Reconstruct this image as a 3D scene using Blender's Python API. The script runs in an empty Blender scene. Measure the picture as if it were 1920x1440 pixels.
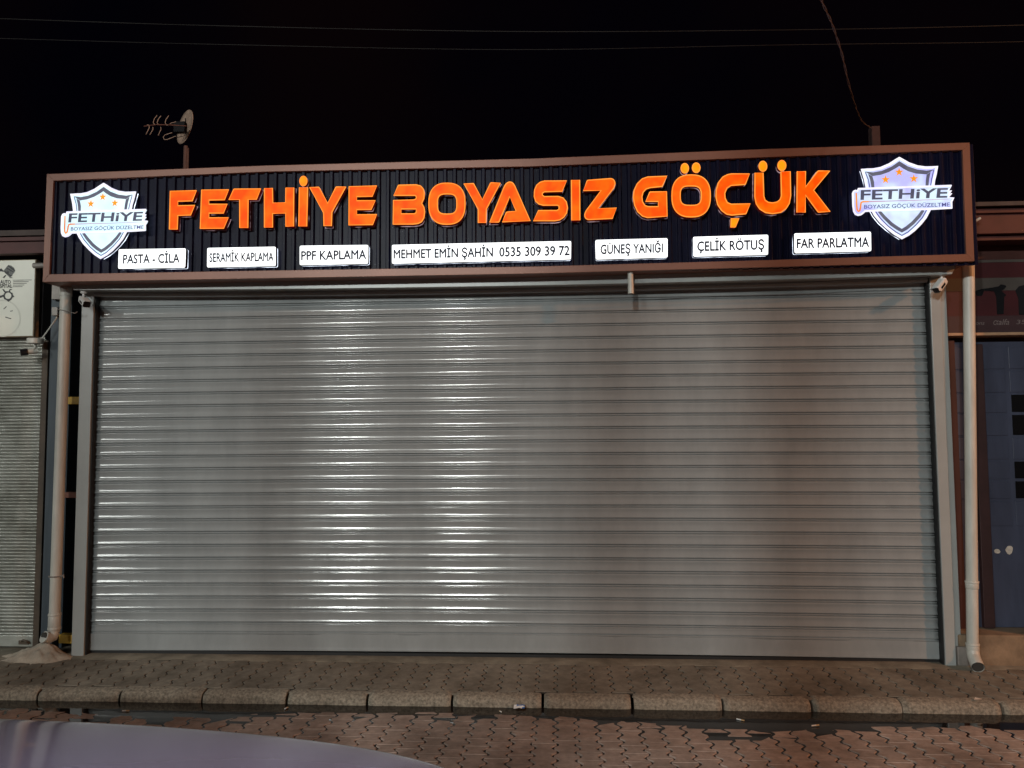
import bpy, math, random
from mathutils import Vector, noise
from mathutils.geometry import tessellate_polygon
random.seed(7)
C = bpy.context.scene.collection
SC = bpy.context.scene
PI = math.pi

# ------------------------------------------------------------------ camera
F_PX, CX, CZ, CD = 1450.0, 0.4480, 1.6739, 5.9791
YAW, PITCH, ROLL = -0.0595, 0.0647, -0.0063
_cy, _sy, _cp, _sp = math.cos(YAW), math.sin(YAW), math.cos(PITCH), math.sin(PITCH)
FW = Vector((_sy*_cp, _cy*_cp, _sp))
_r0 = Vector((_cy, -_sy, 0)); _u0 = _r0.cross(FW)
RT = _r0*math.cos(ROLL) + _u0*math.sin(ROLL)
UP = _u0*math.cos(ROLL) - _r0*math.sin(ROLL)
CAM = Vector((CX, -CD, CZ))
def at(px, py, Y):
    """point of the real plane y = Y seen at photo pixel (1920 wide)"""
    d = FW + RT*((px-960)/F_PX) - UP*((py-720)/F_PX)
    return CAM + d*((Y-CAM.y)/d.y)
def atz(px, py, Z):
    d = FW + RT*((px-960)/F_PX) - UP*((py-720)/F_PX)
    return CAM + d*((Z-CAM.z)/d.z)
from mathutils import Matrix
cam = bpy.data.cameras.new('camera'); camo = bpy.data.objects.new('camera', cam); C.objects.link(camo)
cam.sensor_width = 36.0; cam.lens = 36.0*F_PX/1920.0
cam.clip_start = 0.02; cam.clip_end = 1000
m3 = Matrix((RT, UP, -FW)).transposed().to_4x4(); m3.translation = CAM
camo.matrix_world = m3
SC.camera = camo

# ------------------------------------------------------------------ night sky and exposure
W = bpy.data.worlds.new('World'); SC.world = W; W.use_nodes = True
wn, wl = W.node_tree.nodes, W.node_tree.links
bg = wn['Background']; bg.inputs['Strength'].default_value = 1.0
tc = wn.new('ShaderNodeTexCoord')
nz = wn.new('ShaderNodeTexNoise'); nz.inputs['Scale'].default_value = 2.2; nz.inputs['Detail'].default_value = 3
cr = wn.new('ShaderNodeValToRGB')
cr.color_ramp.elements[0].position = 0.42; cr.color_ramp.elements[0].color = (0.0005, 0.0004, 0.0014, 1)
cr.color_ramp.elements[1].position = 0.75; cr.color_ramp.elements[1].color = (0.0024, 0.0010, 0.0012, 1)
wl.new(tc.outputs['Generated'], nz.inputs['Vector']); wl.new(nz.outputs['Fac'], cr.inputs['Fac'])
wl.new(cr.outputs['Color'], bg.inputs['Color'])
SC.view_settings.view_transform = 'Standard'; SC.view_settings.look = 'None'
SC.view_settings.exposure = 0.0; SC.view_settings.gamma = 1.0
SC.cycles.use_denoising = True
SC.cycles.max_bounces = 8
SC.cycles.sample_clamp_indirect = 4.0

LED_POWER = 510.0
SODIUM_POWER = 960.0

# ------------------------------------------------------------------ materials
def mat(name, col, rough=0.6, metal=0.0, spec=0.5, var=0.0, vscale=8.0, bump=0.0, bscale=60.0, coat=0.0,
        vstretch=(1, 1, 1), bstretch=(1, 1, 1), col2=None, rvar=0.0):
    m = bpy.data.materials.new(name); m.use_nodes = True
    n, l = m.node_tree.nodes, m.node_tree.links
    b = n['Principled BSDF']
    b.inputs['Base Color'].default_value = (*col, 1); b.inputs['Roughness'].default_value = rough
    b.inputs['Metallic'].default_value = metal; b.inputs['Specular IOR Level'].default_value = spec
    b.inputs['Coat Weight'].default_value = coat; b.inputs['Coat Roughness'].default_value = 0.08
    tcn = n.new('ShaderNodeTexCoord')
    if var > 0 or col2:
        mp = n.new('ShaderNodeMapping'); mp.inputs['Scale'].default_value = vstretch
        t = n.new('ShaderNodeTexNoise'); t.inputs['Scale'].default_value = vscale; t.inputs['Detail'].default_value = 6
        t.inputs['Roughness'].default_value = 0.65
        r = n.new('ShaderNodeValToRGB')
        a = col2 if col2 else tuple(c*(1-var) for c in col)
        z = col if col2 else tuple(min(1, c*(1+var)) for c in col)
        r.color_ramp.elements[0].position = 0.33; r.color_ramp.elements[0].color = (*a, 1)
        r.color_ramp.elements[1].position = 0.67; r.color_ramp.elements[1].color = (*z, 1)
        l.new(tcn.outputs['Object'], mp.inputs['Vector']); l.new(mp.outputs['Vector'], t.inputs['Vector'])
        l.new(t.outputs['Fac'], r.inputs['Fac']); l.new(r.outputs['Color'], b.inputs['Base Color'])
        if rvar > 0:
            mr = n.new('ShaderNodeMapRange'); mr.inputs['To Min'].default_value = max(0.02, rough-rvar)
            mr.inputs['To Max'].default_value = min(1, rough+rvar)
            l.new(t.outputs['Fac'], mr.inputs['Value']); l.new(mr.outputs['Result'], b.inputs['Roughness'])
    if bump > 0:
        mp2 = n.new('ShaderNodeMapping'); mp2.inputs['Scale'].default_value = bstretch
        t2 = n.new('ShaderNodeTexNoise'); t2.inputs['Scale'].default_value = bscale; t2.inputs['Detail'].default_value = 5
        bp = n.new('ShaderNodeBump'); bp.inputs['Strength'].default_value = 1.0; bp.inputs['Distance'].default_value = bump
        l.new(tcn.outputs['Object'], mp2.inputs['Vector']); l.new(mp2.outputs['Vector'], t2.inputs['Vector'])
        l.new(t2.outputs['Fac'], bp.inputs['Height']); l.new(bp.outputs['Normal'], b.inputs['Normal'])
    return m
def glow(name, c1, c2, strength, scale=9.0, lo=0.35, hi=0.65):
    """backlit acrylic: LED mottling seen through the face"""
    m = bpy.data.materials.new(name); m.use_nodes = True
    n, l = m.node_tree.nodes, m.node_tree.links
    b = n['Principled BSDF']; b.inputs['Base Color'].default_value = (*[min(.8, c)*0.35 for c in c1], 1); b.inputs['Roughness'].default_value = 0.5; b.inputs['Specular IOR Level'].default_value = 0.1
    tcn = n.new('ShaderNodeTexCoord'); t = n.new('ShaderNodeTexNoise'); t.inputs['Scale'].default_value = scale; t.inputs['Detail'].default_value = 2
    r = n.new('ShaderNodeValToRGB')
    r.color_ramp.elements[0].position = lo; r.color_ramp.elements[0].color = (*c1, 1)
    r.color_ramp.elements[1].position = hi; r.color_ramp.elements[1].color = (*c2, 1)
    l.new(tcn.outputs['Object'], t.inputs['Vector']); l.new(t.outputs['Fac'], r.inputs['Fac'])
    l.new(r.outputs['Color'], b.inputs['Emission Color']); b.inputs['Emission Strength'].default_value = strength
    return m
M = {}
M['shutter'] = mat('grey_shutter_paint', (0.268, 0.283, 0.287), 0.14, spec=0.5, var=0.10, vscale=3, vstretch=(1.2, 1, 0.5),
                   bump=0.0007, bscale=4, bstretch=(1.6, 1, 2.2), rvar=0.03)
M['guide'] = mat('grey_guide_paint', (0.34, 0.355, 0.35), 0.32, var=0.05, vscale=4, bump=0.0006, bscale=9, bstretch=(3, 3, 0.6))
M['gap_fill'] = mat('black_gap_fill', (0.012, 0.012, 0.013), 0.6)
M['frame'] = mat('copper_brown_aluminium', (0.215, 0.094, 0.064), 0.42, metal=0.15, var=0.08, vscale=2.5)
M['clad'] = mat('dark_navy_cladding', (0.006, 0.006, 0.020), 0.36, spec=0.09, var=0.2, vscale=5)
M['ret'] = glow('red_glowing_letter_return', (0.012, 0.0006, 0.0008), (0.06, 0.001, 0.002), 1.0, 8)
M['letter_leak'] = glow('pale_halo_leak', (0.012, 0.006, 0.008), (0.60, 0.40, 0.45), 1.0, 11, .48, .74)
M['orange'] = glow('lit_orange_acrylic', (1.0, 0.072, 0.0008), (1.0, 0.165, 0.0018), 1.0, 8, 0.38, 0.68)
M['orange_rim'] = glow('lit_orange_edge', (1.0, 0.25, 0.03), (1.0, 0.32, 0.045), 1.2, 7)
M['orange_dot'] = glow('lit_bright_orange_acrylic', (1.0, 0.21, 0.003), (1.0, 0.29, 0.005), 1.2, 14)
M['white_lit'] = glow('lit_white_acrylic', (0.93, 0.98, 1.0), (1.0, 1.0, 0.98), 1.7, 12)
M['white_side'] = glow('white_halo_leak', (0.03, 0.035, 0.06), (0.78, 0.86, 1.0), 3.0, 11, .36, .66)
M['box_ret'] = mat('dark_box_return', (0.02, 0.02, 0.03), 0.3)
M['logo_lit'] = glow('lit_bluish_white_acrylic', (0.62, 0.90, 1.0), (0.83, 0.96, 1.0), 1.05, 6)
M['logo_lit2'] = glow('lit_lavender_white_acrylic', (0.46, 0.47, 0.94), (0.70, 0.90, 1.0), 1.0, 6.5)
M['logo_rim'] = glow('lit_lavender_edge', (0.78, 0.76, 1.0), (0.92, 0.92, 1.0), 1.1, 10)
M['logo_band'] = glow('backlit_grey_vinyl', (0.085, 0.085, 0.135), (0.12, 0.125, 0.16), 1.0, 12)
M['logo_ink'] = glow('backlit_charcoal_vinyl', (0.065, 0.068, 0.11), (0.09, 0.092, 0.14), 1.0, 12)
M['logo_blue'] = glow('backlit_indigo_vinyl', (0.055, 0.055, 0.22), (0.09, 0.09, 0.26), 1.0, 12)
M['logo_star'] = glow('backlit_amber_vinyl', (0.80, 0.27, 0.012), (0.88, 0.34, 0.02), 1.0, 12)
M['logo_hook'] = glow('backlit_orange_vinyl', (0.75, 0.20, 0.05), (0.85, 0.32, 0.05), 1.0, 12)
M['logo_rod'] = glow('backlit_purple_vinyl', (0.50, 0.22, 0.30), (0.32, 0.18, 0.42), 1.0, 2)
M['box_ink'] = glow('backlit_grey_lettering', (0.012, 0.013, 0.022), (0.02, 0.022, 0.035), 1.0, 20)
M['pvc'] = mat('aged_white_pvc', (0.54, 0.52, 0.47), 0.42, var=0.16, vscale=5, vstretch=(2, 2, 0.5), bump=0.0003, bscale=40)
M['mouth_dark'] = mat('dark_pipe_mouth', (0.05, 0.045, 0.04), 0.8)  # dark discs at open pipe ends: the shade inside put into colour
M['white'] = mat('white_plastic', (0.72, 0.70, 0.68), 0.35)
M['black'] = mat('black_plastic', (0.012, 0.012, 0.014), 0.25)
M['wall_dark'] = mat('dark_render', (0.035, 0.032, 0.036), 0.9, var=0.25, vscale=3, bump=0.002)
M['wall_plain'] = mat('grey_render', (0.22, 0.21, 0.20), 0.9, var=0.2, vscale=2, bump=0.002)
M['roof'] = mat('dull_roof_sheet', (0.07, 0.05, 0.045), 0.8, var=0.2)
M['concrete'] = mat('rough_concrete', (0.25, 0.225, 0.185), 0.9, var=0.3, vscale=14, bump=0.006, bscale=45)
M['cement'] = mat('pale_cement_mortar', (0.36, 0.30, 0.24), 0.95, var=0.25, vscale=10, bump=0.006, bscale=30)
M['yellow'] = mat('ochre_painted_steel', (0.50, 0.29, 0.03), 0.55, var=0.25, vscale=12)
M['rust'] = mat('red_oxide_steel', (0.20, 0.075, 0.05), 0.65, var=0.3, vscale=15)
M['bluegrey'] = mat('dark_blue_steel', (0.045, 0.06, 0.075), 0.5, var=0.2, vscale=6, vstretch=(3, 3, 0.4))
M['old_shutter'] = mat('worn_galvanised_shutter', (0.45, 0.45, 0.41), 0.2, metal=0.3, col2=(0.22, 0.215, 0.185), vscale=3.5, bump=0.002, bscale=25, bstretch=(1, 1, 3))
M['brown_frame'] = mat('dark_brown_steel', (0.06, 0.042, 0.028), 0.6, var=0.3, vscale=8)
M['lightbox'] = mat('unlit_cream_acrylic', (0.66, 0.645, 0.56), 0.3, var=0.05, vscale=3)
M['lightbox_side'] = mat('weathered_lightbox_edge', (0.22, 0.16, 0.10), 0.6, var=0.3, vscale=10)
M['ink'] = mat('dark_grey_print', (0.035, 0.035, 0.037), 0.5, var=0.3, vscale=30)
M['ink2'] = mat('mid_grey_print', (0.13, 0.13, 0.125), 0.5, var=0.3, vscale=30)
M['ink3'] = mat('faint_grey_print', (0.56, 0.545, 0.475), 0.4)
M['eave'] = mat('maroon_eave_board', (0.075, 0.02, 0.018), 0.6, var=0.2, vscale=4)
M['maroon'] = mat('maroon_painted_wall', (0.055, 0.014, 0.010), 0.7, var=0.2, vscale=3)
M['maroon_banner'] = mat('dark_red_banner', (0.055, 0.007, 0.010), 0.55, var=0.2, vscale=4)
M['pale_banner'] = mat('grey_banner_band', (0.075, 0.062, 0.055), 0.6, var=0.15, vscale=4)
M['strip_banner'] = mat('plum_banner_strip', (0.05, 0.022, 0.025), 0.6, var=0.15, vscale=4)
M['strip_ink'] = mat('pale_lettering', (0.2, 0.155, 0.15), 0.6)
M['ledge'] = mat('tan_ledge', (0.42, 0.25, 0.15), 0.6, var=0.15, vscale=6)
M['blue_door'] = mat('faded_blue_paint', (0.055, 0.062, 0.098), 0.42, var=0.22, vscale=2.5, vstretch=(3, 3, 0.5), bump=0.0008, bscale=14)
M['glass_dark'] = mat('dark_pane', (0.004, 0.004, 0.005), 0.12)
M['chip'] = mat('bare_primer_patch', (0.60, 0.50, 0.42), 0.8, var=0.2, vscale=40)
M['dish'] = mat('tarnished_dish', (0.48, 0.33, 0.25), 0.6, var=0.3, vscale=9)
M['galv'] = mat('dull_galvanised', (0.28, 0.25, 0.23), 0.5, metal=0.3, var=0.2)
M['cable'] = mat('cable_sheath', (0.009, 0.008, 0.008), 0.6)
M['cable_pale'] = mat('weathered_cable_sheath', (0.10, 0.075, 0.072), 0.6, var=0.3)
M['litter'] = mat('white_paper', (0.75, 0.74, 0.72), 0.6)
M['litter_blue'] = mat('blue_print', (0.05, 0.14, 0.38), 0.5)
M['filter'] = mat('cigarette_filter', (0.55, 0.36, 0.18), 0.8)
M['wood_post'] = mat('old_wood_post', (0.14, 0.07, 0.055), 0.9, var=0.3, vscale=20, vstretch=(4, 4, 0.5))
M['water'] = mat('dirty_water', (0.013, 0.011, 0.010), 0.04, spec=0.45, bump=0.0006, bscale=5)
M['ground'] = mat('dark_ground', (0.06, 0.055, 0.05), 0.95, var=0.2, vscale=0.6)
M['paint'] = mat('lavender_silver_car_paint', (0.42, 0.38, 0.66), 0.2, metal=0.5, coat=0.9, var=0.06, vscale=2)
M['car_glass'] = mat('tinted_car_glass', (0.01, 0.011, 0.013), 0.05)
M['tyre'] = mat('tyre_rubber', (0.015, 0.015, 0.016), 0.85, bump=0.002)
M['rim'] = mat('alloy_rim', (0.4, 0.4, 0.41), 0.3, metal=0.9)
M['lamp_clear'] = mat('headlight_lens', (0.55, 0.56, 0.58), 0.08)
M['lamp_red'] = mat('tail_light_lens', (0.30, 0.012, 0.012), 0.12)
M['pole'] = mat('painted_lamp_pole', (0.12, 0.125, 0.13), 0.5, metal=0.4, var=0.15)

def paver_mat(name, col, col2, rough, tone=0.4):
    m = mat(name, col, rough, spec=0.35, var=0.22, vscale=18, bump=0.0016, bscale=160)
    n, l = m.node_tree.nodes, m.node_tree.links
    b = n['Principled BSDF']
    g = n.new('ShaderNodeNewGeometry')
    mr = n.new('ShaderNodeMapRange'); mr.inputs['To Min'].default_value = 0.0; mr.inputs['To Max'].default_value = tone
    mx = n.new('ShaderNodeMixRGB'); mx.inputs['Color2'].default_value = (*col2, 1)
    src = b.inputs['Base Color'].links[0].from_socket
    l.new(g.outputs['Random Per Island'], mr.inputs['Value']); l.new(mr.outputs['Result'], mx.inputs['Fac'])
    l.new(src, mx.inputs['Color1'])
    # broad old stains on the paving
    tcn = n.new('ShaderNodeTexCoord'); t = n.new('ShaderNodeTexNoise'); t.inputs['Scale'].default_value = 1.6; t.inputs['Detail'].default_value = 7
    t.inputs['Roughness'].default_value = 0.7
    rp = n.new('ShaderNodeValToRGB'); rp.color_ramp.elements[0].position = 0.36; rp.color_ramp.elements[0].color = (0.52, 0.50, 0.48, 1)
    rp.color_ramp.elements[1].position = 0.6; rp.color_ramp.elements[1].color = (1, 1, 1, 1)
    mu = n.new('ShaderNodeMixRGB'); mu.blend_type = 'MULTIPLY'; mu.inputs['Fac'].default_value = 1
    l.new(tcn.outputs['Object'], t.inputs['Vector']); l.new(t.outputs['Fac'], rp.inputs['Fac'])
    l.new(mx.outputs['Color'], mu.inputs['Color1']); l.new(rp.outputs['Color'], mu.inputs['Color2'])
    l.new(mu.outputs['Color'], b.inputs['Base Color'])
    return m
M['street'] = paver_mat('red_paving_block', (0.46, 0.34, 0.285), (0.38, 0.305, 0.265), 0.75)
M['pave'] = paver_mat('brown_grey_paving_block', (0.24, 0.205, 0.163), (0.21, 0.175, 0.147), 0.85, 0.10)
def damp_sand():
    m = mat('joint_sand', (0.15, 0.095, 0.075), 0.95, bump=.001)
    n, l = m.node_tree.nodes, m.node_tree.links; b = n['Principled BSDF']
    t = n.new('ShaderNodeTexCoord'); sp = n.new('ShaderNodeSeparateXYZ'); nz_ = n.new('ShaderNodeTexNoise'); nz_.inputs['Scale'].default_value = 3.0
    ad = n.new('ShaderNodeMath'); ad.operation = 'MULTIPLY_ADD'; ad.inputs[1].default_value = 0.7
    mr = n.new('ShaderNodeMapRange'); mr.inputs['From Min'].default_value = -1.40; mr.inputs['From Max'].default_value = -1.05
    mx = n.new('ShaderNodeMixRGB'); mx.inputs['Color1'].default_value = (0.075, 0.048, 0.038, 1); mx.inputs['Color2'].default_value = (0.010, 0.007, 0.006, 1)
    l.new(t.outputs['Object'], sp.inputs['Vector']); l.new(t.outputs['Object'], nz_.inputs['Vector'])
    l.new(nz_.outputs['Fac'], ad.inputs[0]); l.new(sp.outputs['Y'], ad.inputs[2]); l.new(ad.outputs['Value'], mr.inputs['Value'])
    l.new(mr.outputs['Result'], mx.inputs['Fac']); l.new(mx.outputs['Color'], b.inputs['Base Color'])
    return m
M['sand_street'] = damp_sand()
M['sand_pave'] = mat('joint_dirt', (0.035, 0.028, 0.021), 0.95, col2=(0.012, 0.010, 0.008), vscale=3)

# ------------------------------------------------------------------ mesh helpers
def world_of(o):
    if o.parent is None: return o.matrix_basis.copy()
    return world_of(o.parent) @ o.matrix_parent_inverse @ o.matrix_basis
class MB:
    def __init__(s): s.v = []; s.f = []; s.mi = []
    def add(s, vs, fs, mi=0):
        o = len(s.v); s.v += [tuple(p) for p in vs]
        for f in fs: s.f.append(tuple(i+o for i in f)); s.mi.append(mi)
    def hexa(s, p, mi=0):
        """p: 8 points, first four a loop, last four the matching loop"""
        s.add(p, [(3, 2, 1, 0), (4, 5, 6, 7), (0, 1, 5, 4), (1, 2, 6, 5), (2, 3, 7, 6), (3, 0, 4, 7)], mi)
    def box(s, x0, x1, y0, y1, z0, z1, mi=0):
        s.hexa([(x0, y0, z0), (x1, y0, z0), (x1, y1, z0), (x0, y1, z0), (x0, y0, z1), (x1, y0, z1), (x1, y1, z1), (x0, y1, z1)], mi)
    def quadbox(s, q, back, mi=0):
        """q: four front points (any plane y), extruded to y = back"""
        s.hexa([(p[0], p[1], p[2]) for p in q] + [(p[0], back, p[2]) for p in q], mi)
    def tube(s, pts, r, n=12, mi=0, closed=False, caps=True):
        pts = [Vector(p) for p in pts]; rs = r if isinstance(r, (list, tuple)) else [r]*len(pts)
        N = len(pts); rings = []; prev = None
        for i, p in enumerate(pts):
            if closed: t = (pts[(i+1) % N]-pts[i-1])
            else: t = pts[min(i+1, N-1)]-pts[max(i-1, 0)]
            t.normalize()
            if prev is None:
                a = Vector((0, 0, 1)) if abs(t.z) < 0.9 else Vector((0, 1, 0))
                u = t.cross(a).normalized()
            else:
                u = (prev - t*prev.dot(t)); u = u.normalized() if u.length > 1e-6 else t.orthogonal().normalized()
            prev = u; w = t.cross(u)
            rings.append([p+(u*math.cos(2*PI*k/n)+w*math.sin(2*PI*k/n))*rs[i] for k in range(n)])
        vs = [q for rg in rings for q in rg]; fs = []
        for i in range(N if closed else N-1):
            j = (i+1) % N
            for k in range(n): fs.append((i*n+k, i*n+(k+1) % n, j*n+(k+1) % n, j*n+k))
        if caps and not closed: fs += [tuple(range(n))[::-1], tuple(range((N-1)*n, N*n))]
        s.add(vs, fs, mi)
    def fill(s, loops, mi=0):
        loops = [[Vector(p) for p in lp] for lp in loops]
        flat = [p for lp in loops for p in lp]
        # work in x,z
        tri = tessellate_polygon([[Vector((p.x, p.z, 0)) for p in lp] for lp in loops])
        fs = []
        for t in tri:
            a, b, c = [flat[i] for i in t]
            nrm = (b-a).cross(c-a)
            fs.append(t if nrm.y < 0 else (t[0], t[2], t[1]))
        s.add(flat, fs, mi)
    def walls(s, loop, y0, y1, mi=0):
        n = len(loop)
        s.add([(p[0], y0, p[2]) for p in loop]+[(p[0], y1, p[2]) for p in loop], [(i, (i+1) % n, n+(i+1) % n, n+i) for i in range(n)], mi)
    def slab(s, loops, y0, y1, mi=0):
        """flat front at y0, sides back to y1"""
        s.fill([[(p[0], y0, p[2]) for p in lp] for lp in loops], mi)
        for lp in loops: s.walls(lp, y0, y1, mi)
    def build(s, name, mats, parent=None, smooth=False, fix=True, bevel=0.0):
        me = bpy.data.meshes.new(name); me.from_pydata(s.v, [], s.f)
        mats = mats if isinstance(mats, (list, tuple)) else [mats]
        for mt in mats: me.materials.append(mt)
        if len(mats) > 1: me.polygons.foreach_set('material_index', s.mi)
        if smooth: me.polygons.foreach_set('use_smooth', [True]*len(me.polygons))
        if fix:
            import bmesh
            bm = bmesh.new(); bm.from_mesh(me); bmesh.ops.recalc_face_normals(bm, faces=bm.faces); bm.to_mesh(me); bm.free()
        me.update()
        o = bpy.data.objects.new(name, me); C.objects.link(o)
        if parent is not None:
            o.parent = parent
            o.matrix_parent_inverse = world_of(parent).inverted()
        if bevel > 0:
            bv = o.modifiers.new('Bevel', 'BEVEL'); bv.width = bevel; bv.segments = 2; bv.limit_method = 'ANGLE'; bv.angle_limit = math.radians(40)
        if smooth:
            try: me.set_sharp_from_angle(angle=math.radians(40))
            except Exception: pass
        return o
def tag(o, label=None, cat=None, group=None, kind=None):
    if label: o['label'] = label
    if cat: o['category'] = cat
    if group: o['group'] = group
    if kind: o['kind'] = kind
    return o
def thing(name, loc, label, cat, group=None):
    o = bpy.data.objects.new(name, None); C.objects.link(o); o.location = loc; o.empty_display_size = 0.1
    return tag(o, label, cat, group)
def copy_tree(o, dx, parent=None):
    c = o.copy(); C.objects.link(c)
    if parent is None: c.location = Vector(o.location)+Vector(dx)
    else: c.parent = parent
    for ch in list(o.children): copy_tree(ch, dx, c)
    return c
def arc(cx, cz, rx, rz, n=28, p=2.0, Y=0):
    out = []
    for k in range(n):
        a = 2*PI*k/n; c, s = math.cos(a), math.sin(a)
        out.append((cx+rx*math.copysign(abs(c)**(2/p), c), cz+rz*math.copysign(abs(s)**(2/p), s)))
    return out
def text_mesh(body, bold=0.0):
    c = bpy.data.curves.new('txt', 'FONT'); c.body = body; c.size = 1.0; c.offset = bold; c.resolution_u = 3
    o = bpy.data.objects.new('txt', c); me = bpy.data.meshes.new_from_object(o)
    vs = [v.co.copy() for v in me.vertices]; fs = [tuple(p.vertices) for p in me.polygons]
    bpy.data.objects.remove(o); bpy.data.meshes.remove(me); bpy.data.curves.remove(c)
    return vs, fs
CAP = max(v.y for v in text_mesh('H')[0])
def text_on(mb, body, quad, bold=0.0, mi=0, embolden=0.0, shear=0.0):
    """quad: world points of the capitals' TL, TR, BR, BL"""
    vs, fs = text_mesh(body, bold)
    x0 = min(v.x for v in vs); x1 = max(v.x for v in vs)
    tl, tr, br, bl = [Vector(q) for q in quad]
    for sx, sy_, dy in ([(-embolden, 0, 0), (embolden, 0, -.0003), (0, -embolden, -.0006), (0, embolden, -.0009)] if embolden else [(0, 0, 0)]):
      out = []
      for v in vs:
        u = (v.x+sx-x0)/(x1-x0); w = (v.y+sy_)/CAP
        p = (bl*(1-u)+br*u)*(1-w)+(tl*(1-u)+tr*u)*w
        p = p+(br-bl)*(shear*w)+Vector((0, dy, 0))
        out.append(p)
      mb.add(out, fs, mi)

# ================================================================== GROUND
mb = MB(); mb.add([(-150, -150, -0.32), (150, -150, -0.32), (150, 150, -0.32), (-150, 150, -0.32)], [(0, 1, 2, 3)])
tag(mb.build('ground', M['ground']), kind='structure')
PUD = -0.117
_y0 = [(-6, .87), (-3.4, .86), (-2.1, 1.03), (-1.3, .90), (-0.3, .86), (.3, .885), (.8, .95), (1.4, 1.03), (1.75, 1.09), (2.1, 1.02), (2.6, .96), (3.4, .93), (6, .95)]
def y0(x):
    for (a, ya), (b, yb) in zip(_y0, _y0[1:]):
        if a <= x <= b:
            t = (x-a)/(b-a); t = t*t*(3-2*t); return ya*(1-t)+yb*t
    return _y0[0][1] if x < 0 else _y0[-1][1]
def street_z(x, y):
    d = -y-y0(x)-0.05
    if d < 0: return PUD + max(-0.014, d*0.10)
    return PUD + (d*0.016 if d < 0.35 else (0.0056+(d-0.35)*0.03 if d < 1.5 else 0.0401+(d-1.5)*0.025))+0.002*noise.noise((x*1.3, y*1.3, 3))
def pave_z(x, y): return -0.020 + y*0.043 + 0.003*noise.noise((x*1.5, y*2, 0))
def paving(name, x0, x1, ya, yb, zf, PX, PL, a, gx, gy, jit, m, ey, tilt):
    mb = MB(); cols = int((x1-x0)/PX)
    for i in range(cols):
        cx = x0+(i+0.5)*PX; off = (PL/2 if i % 2 else 0)
        rows = int((yb-ya)/PL)+1
        for j in range(rows):
            cyy = ya+(j+0.5)*PL+off-PL/4
            if cyy-PL/2 < ya-0.03 or cyy+PL/2 > yb+0.03: continue
            h = PX/2; L = PL/2
            def prof(e):   # outline shrunk by e; end joints stay tight
                hx = h-gx/2-e; ly = L-gy/2-e*ey
                r = [(hx+a, -ly), (hx+a, -L*0.77), (hx-a, -L*0.23), (hx-a, L*0.23), (hx+a, L*0.77), (hx+a, ly)]
                return r+[(-x, y) for x, y in reversed(r)]
            ox, oy, dz = random.gauss(0, 0.0012), (random.gauss(0, 0.0008) if ey > 0 else 0), random.gauss(0, jit)
            tx, ty = random.gauss(0, tilt), random.gauss(0, tilt)
            rings = []
            for e, zz in ((0.0045, 0.0), (0.0012, -0.0025), (0, -0.012)):
                rings.append([(cx+ox+px, cyy+oy+py, zf(cx+px, cyy+py)+dz+zz+(tx*px+ty*py)) for px, py in prof(e)])
            vs = rings[0]+rings[1]+rings[2]; n = 12
            fs = [tuple(range(n))]
            for q in range(2):
                for k in range(n): fs.append((q*n+k, (q+1)*n+k, (q+1)*n+(k+1) % n, q*n+(k+1) % n))
            mb.add(vs, fs)
    return tag(mb.build(name, m, fix=False), kind='structure')
def sheet(name, x0, x1, ya, yb, zf, m, nx, ny, dz):
    mb = MB(); vs = []; fs = []
    for i in range(nx+1):
        for j in range(ny+1):
            x = x0+(x1-x0)*i/nx; y = ya+(yb-ya)*j/ny; vs.append((x, y, zf(x, y)+dz))
    for i in range(nx):
        for j in range(ny):
            k = i*(ny+1)+j; fs.append((k, k+ny+1, k+ny+2, k+1))
    mb.add(vs, fs); return tag(mb.build(name, m, fix=False, smooth=True), kind='structure')
paving('street', -6.5, 6.5, -6.9, -0.80, street_z, 0.128, 0.1165, 0.0135, 0.0120, 0.0034, 0.0014, M['street'], 0.12, 0.006)
sheet('street_bed', -30, 30, -13, -0.80, street_z, M['sand_street'], 150, 70, -0.0075)
paving('pavement', -6.5, 6.5, -0.70, -0.115, pave_z, 0.128, 0.1165, 0.012, 0.0078, 0.0000, 0.00012, M['pave'], 0.0, 0.0)
sheet('pavement_bed', -30, 30, -0.70, 0.6, pave_z, M['sand_pave'], 200, 8, -0.0045)
# smooth cement strip under the facade
mb = MB(); vs = []; fs = []; N = 90
for i in range(N+1):
    x = -6.5+13*i/N
    e = -0.135+0.018*noise.noise((x*3, 0, 5))
    vs += [(x, e, pave_z(x, e)-0.006), (x, e+0.012, pave_z(x, e)+0.003), (x, 0.02, -0.0165), (x, 0.6, -0.016)]
for i in range(N):
    for k in range(3): a = i*4+k; fs.append((a, a+4, a+5, a+1))
mb.add(vs, fs); tag(mb.build('cement_strip', mat('grey_brown_cement', (0.17, 0.145, 0.11), 0.95, var=0.35, vscale=6, bump=0.003, bscale=50), fix=False, smooth=True), kind='structure')
# puddle lying in the gutter
mb = MB(); mb.add([(-8, -1.75, PUD), (8, -1.75, PUD), (8, -0.78, PUD), (-8, -0.78, PUD)], [(0, 1, 2, 3)])
tag(mb.build('puddle', M['water']), kind='structure')

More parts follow.
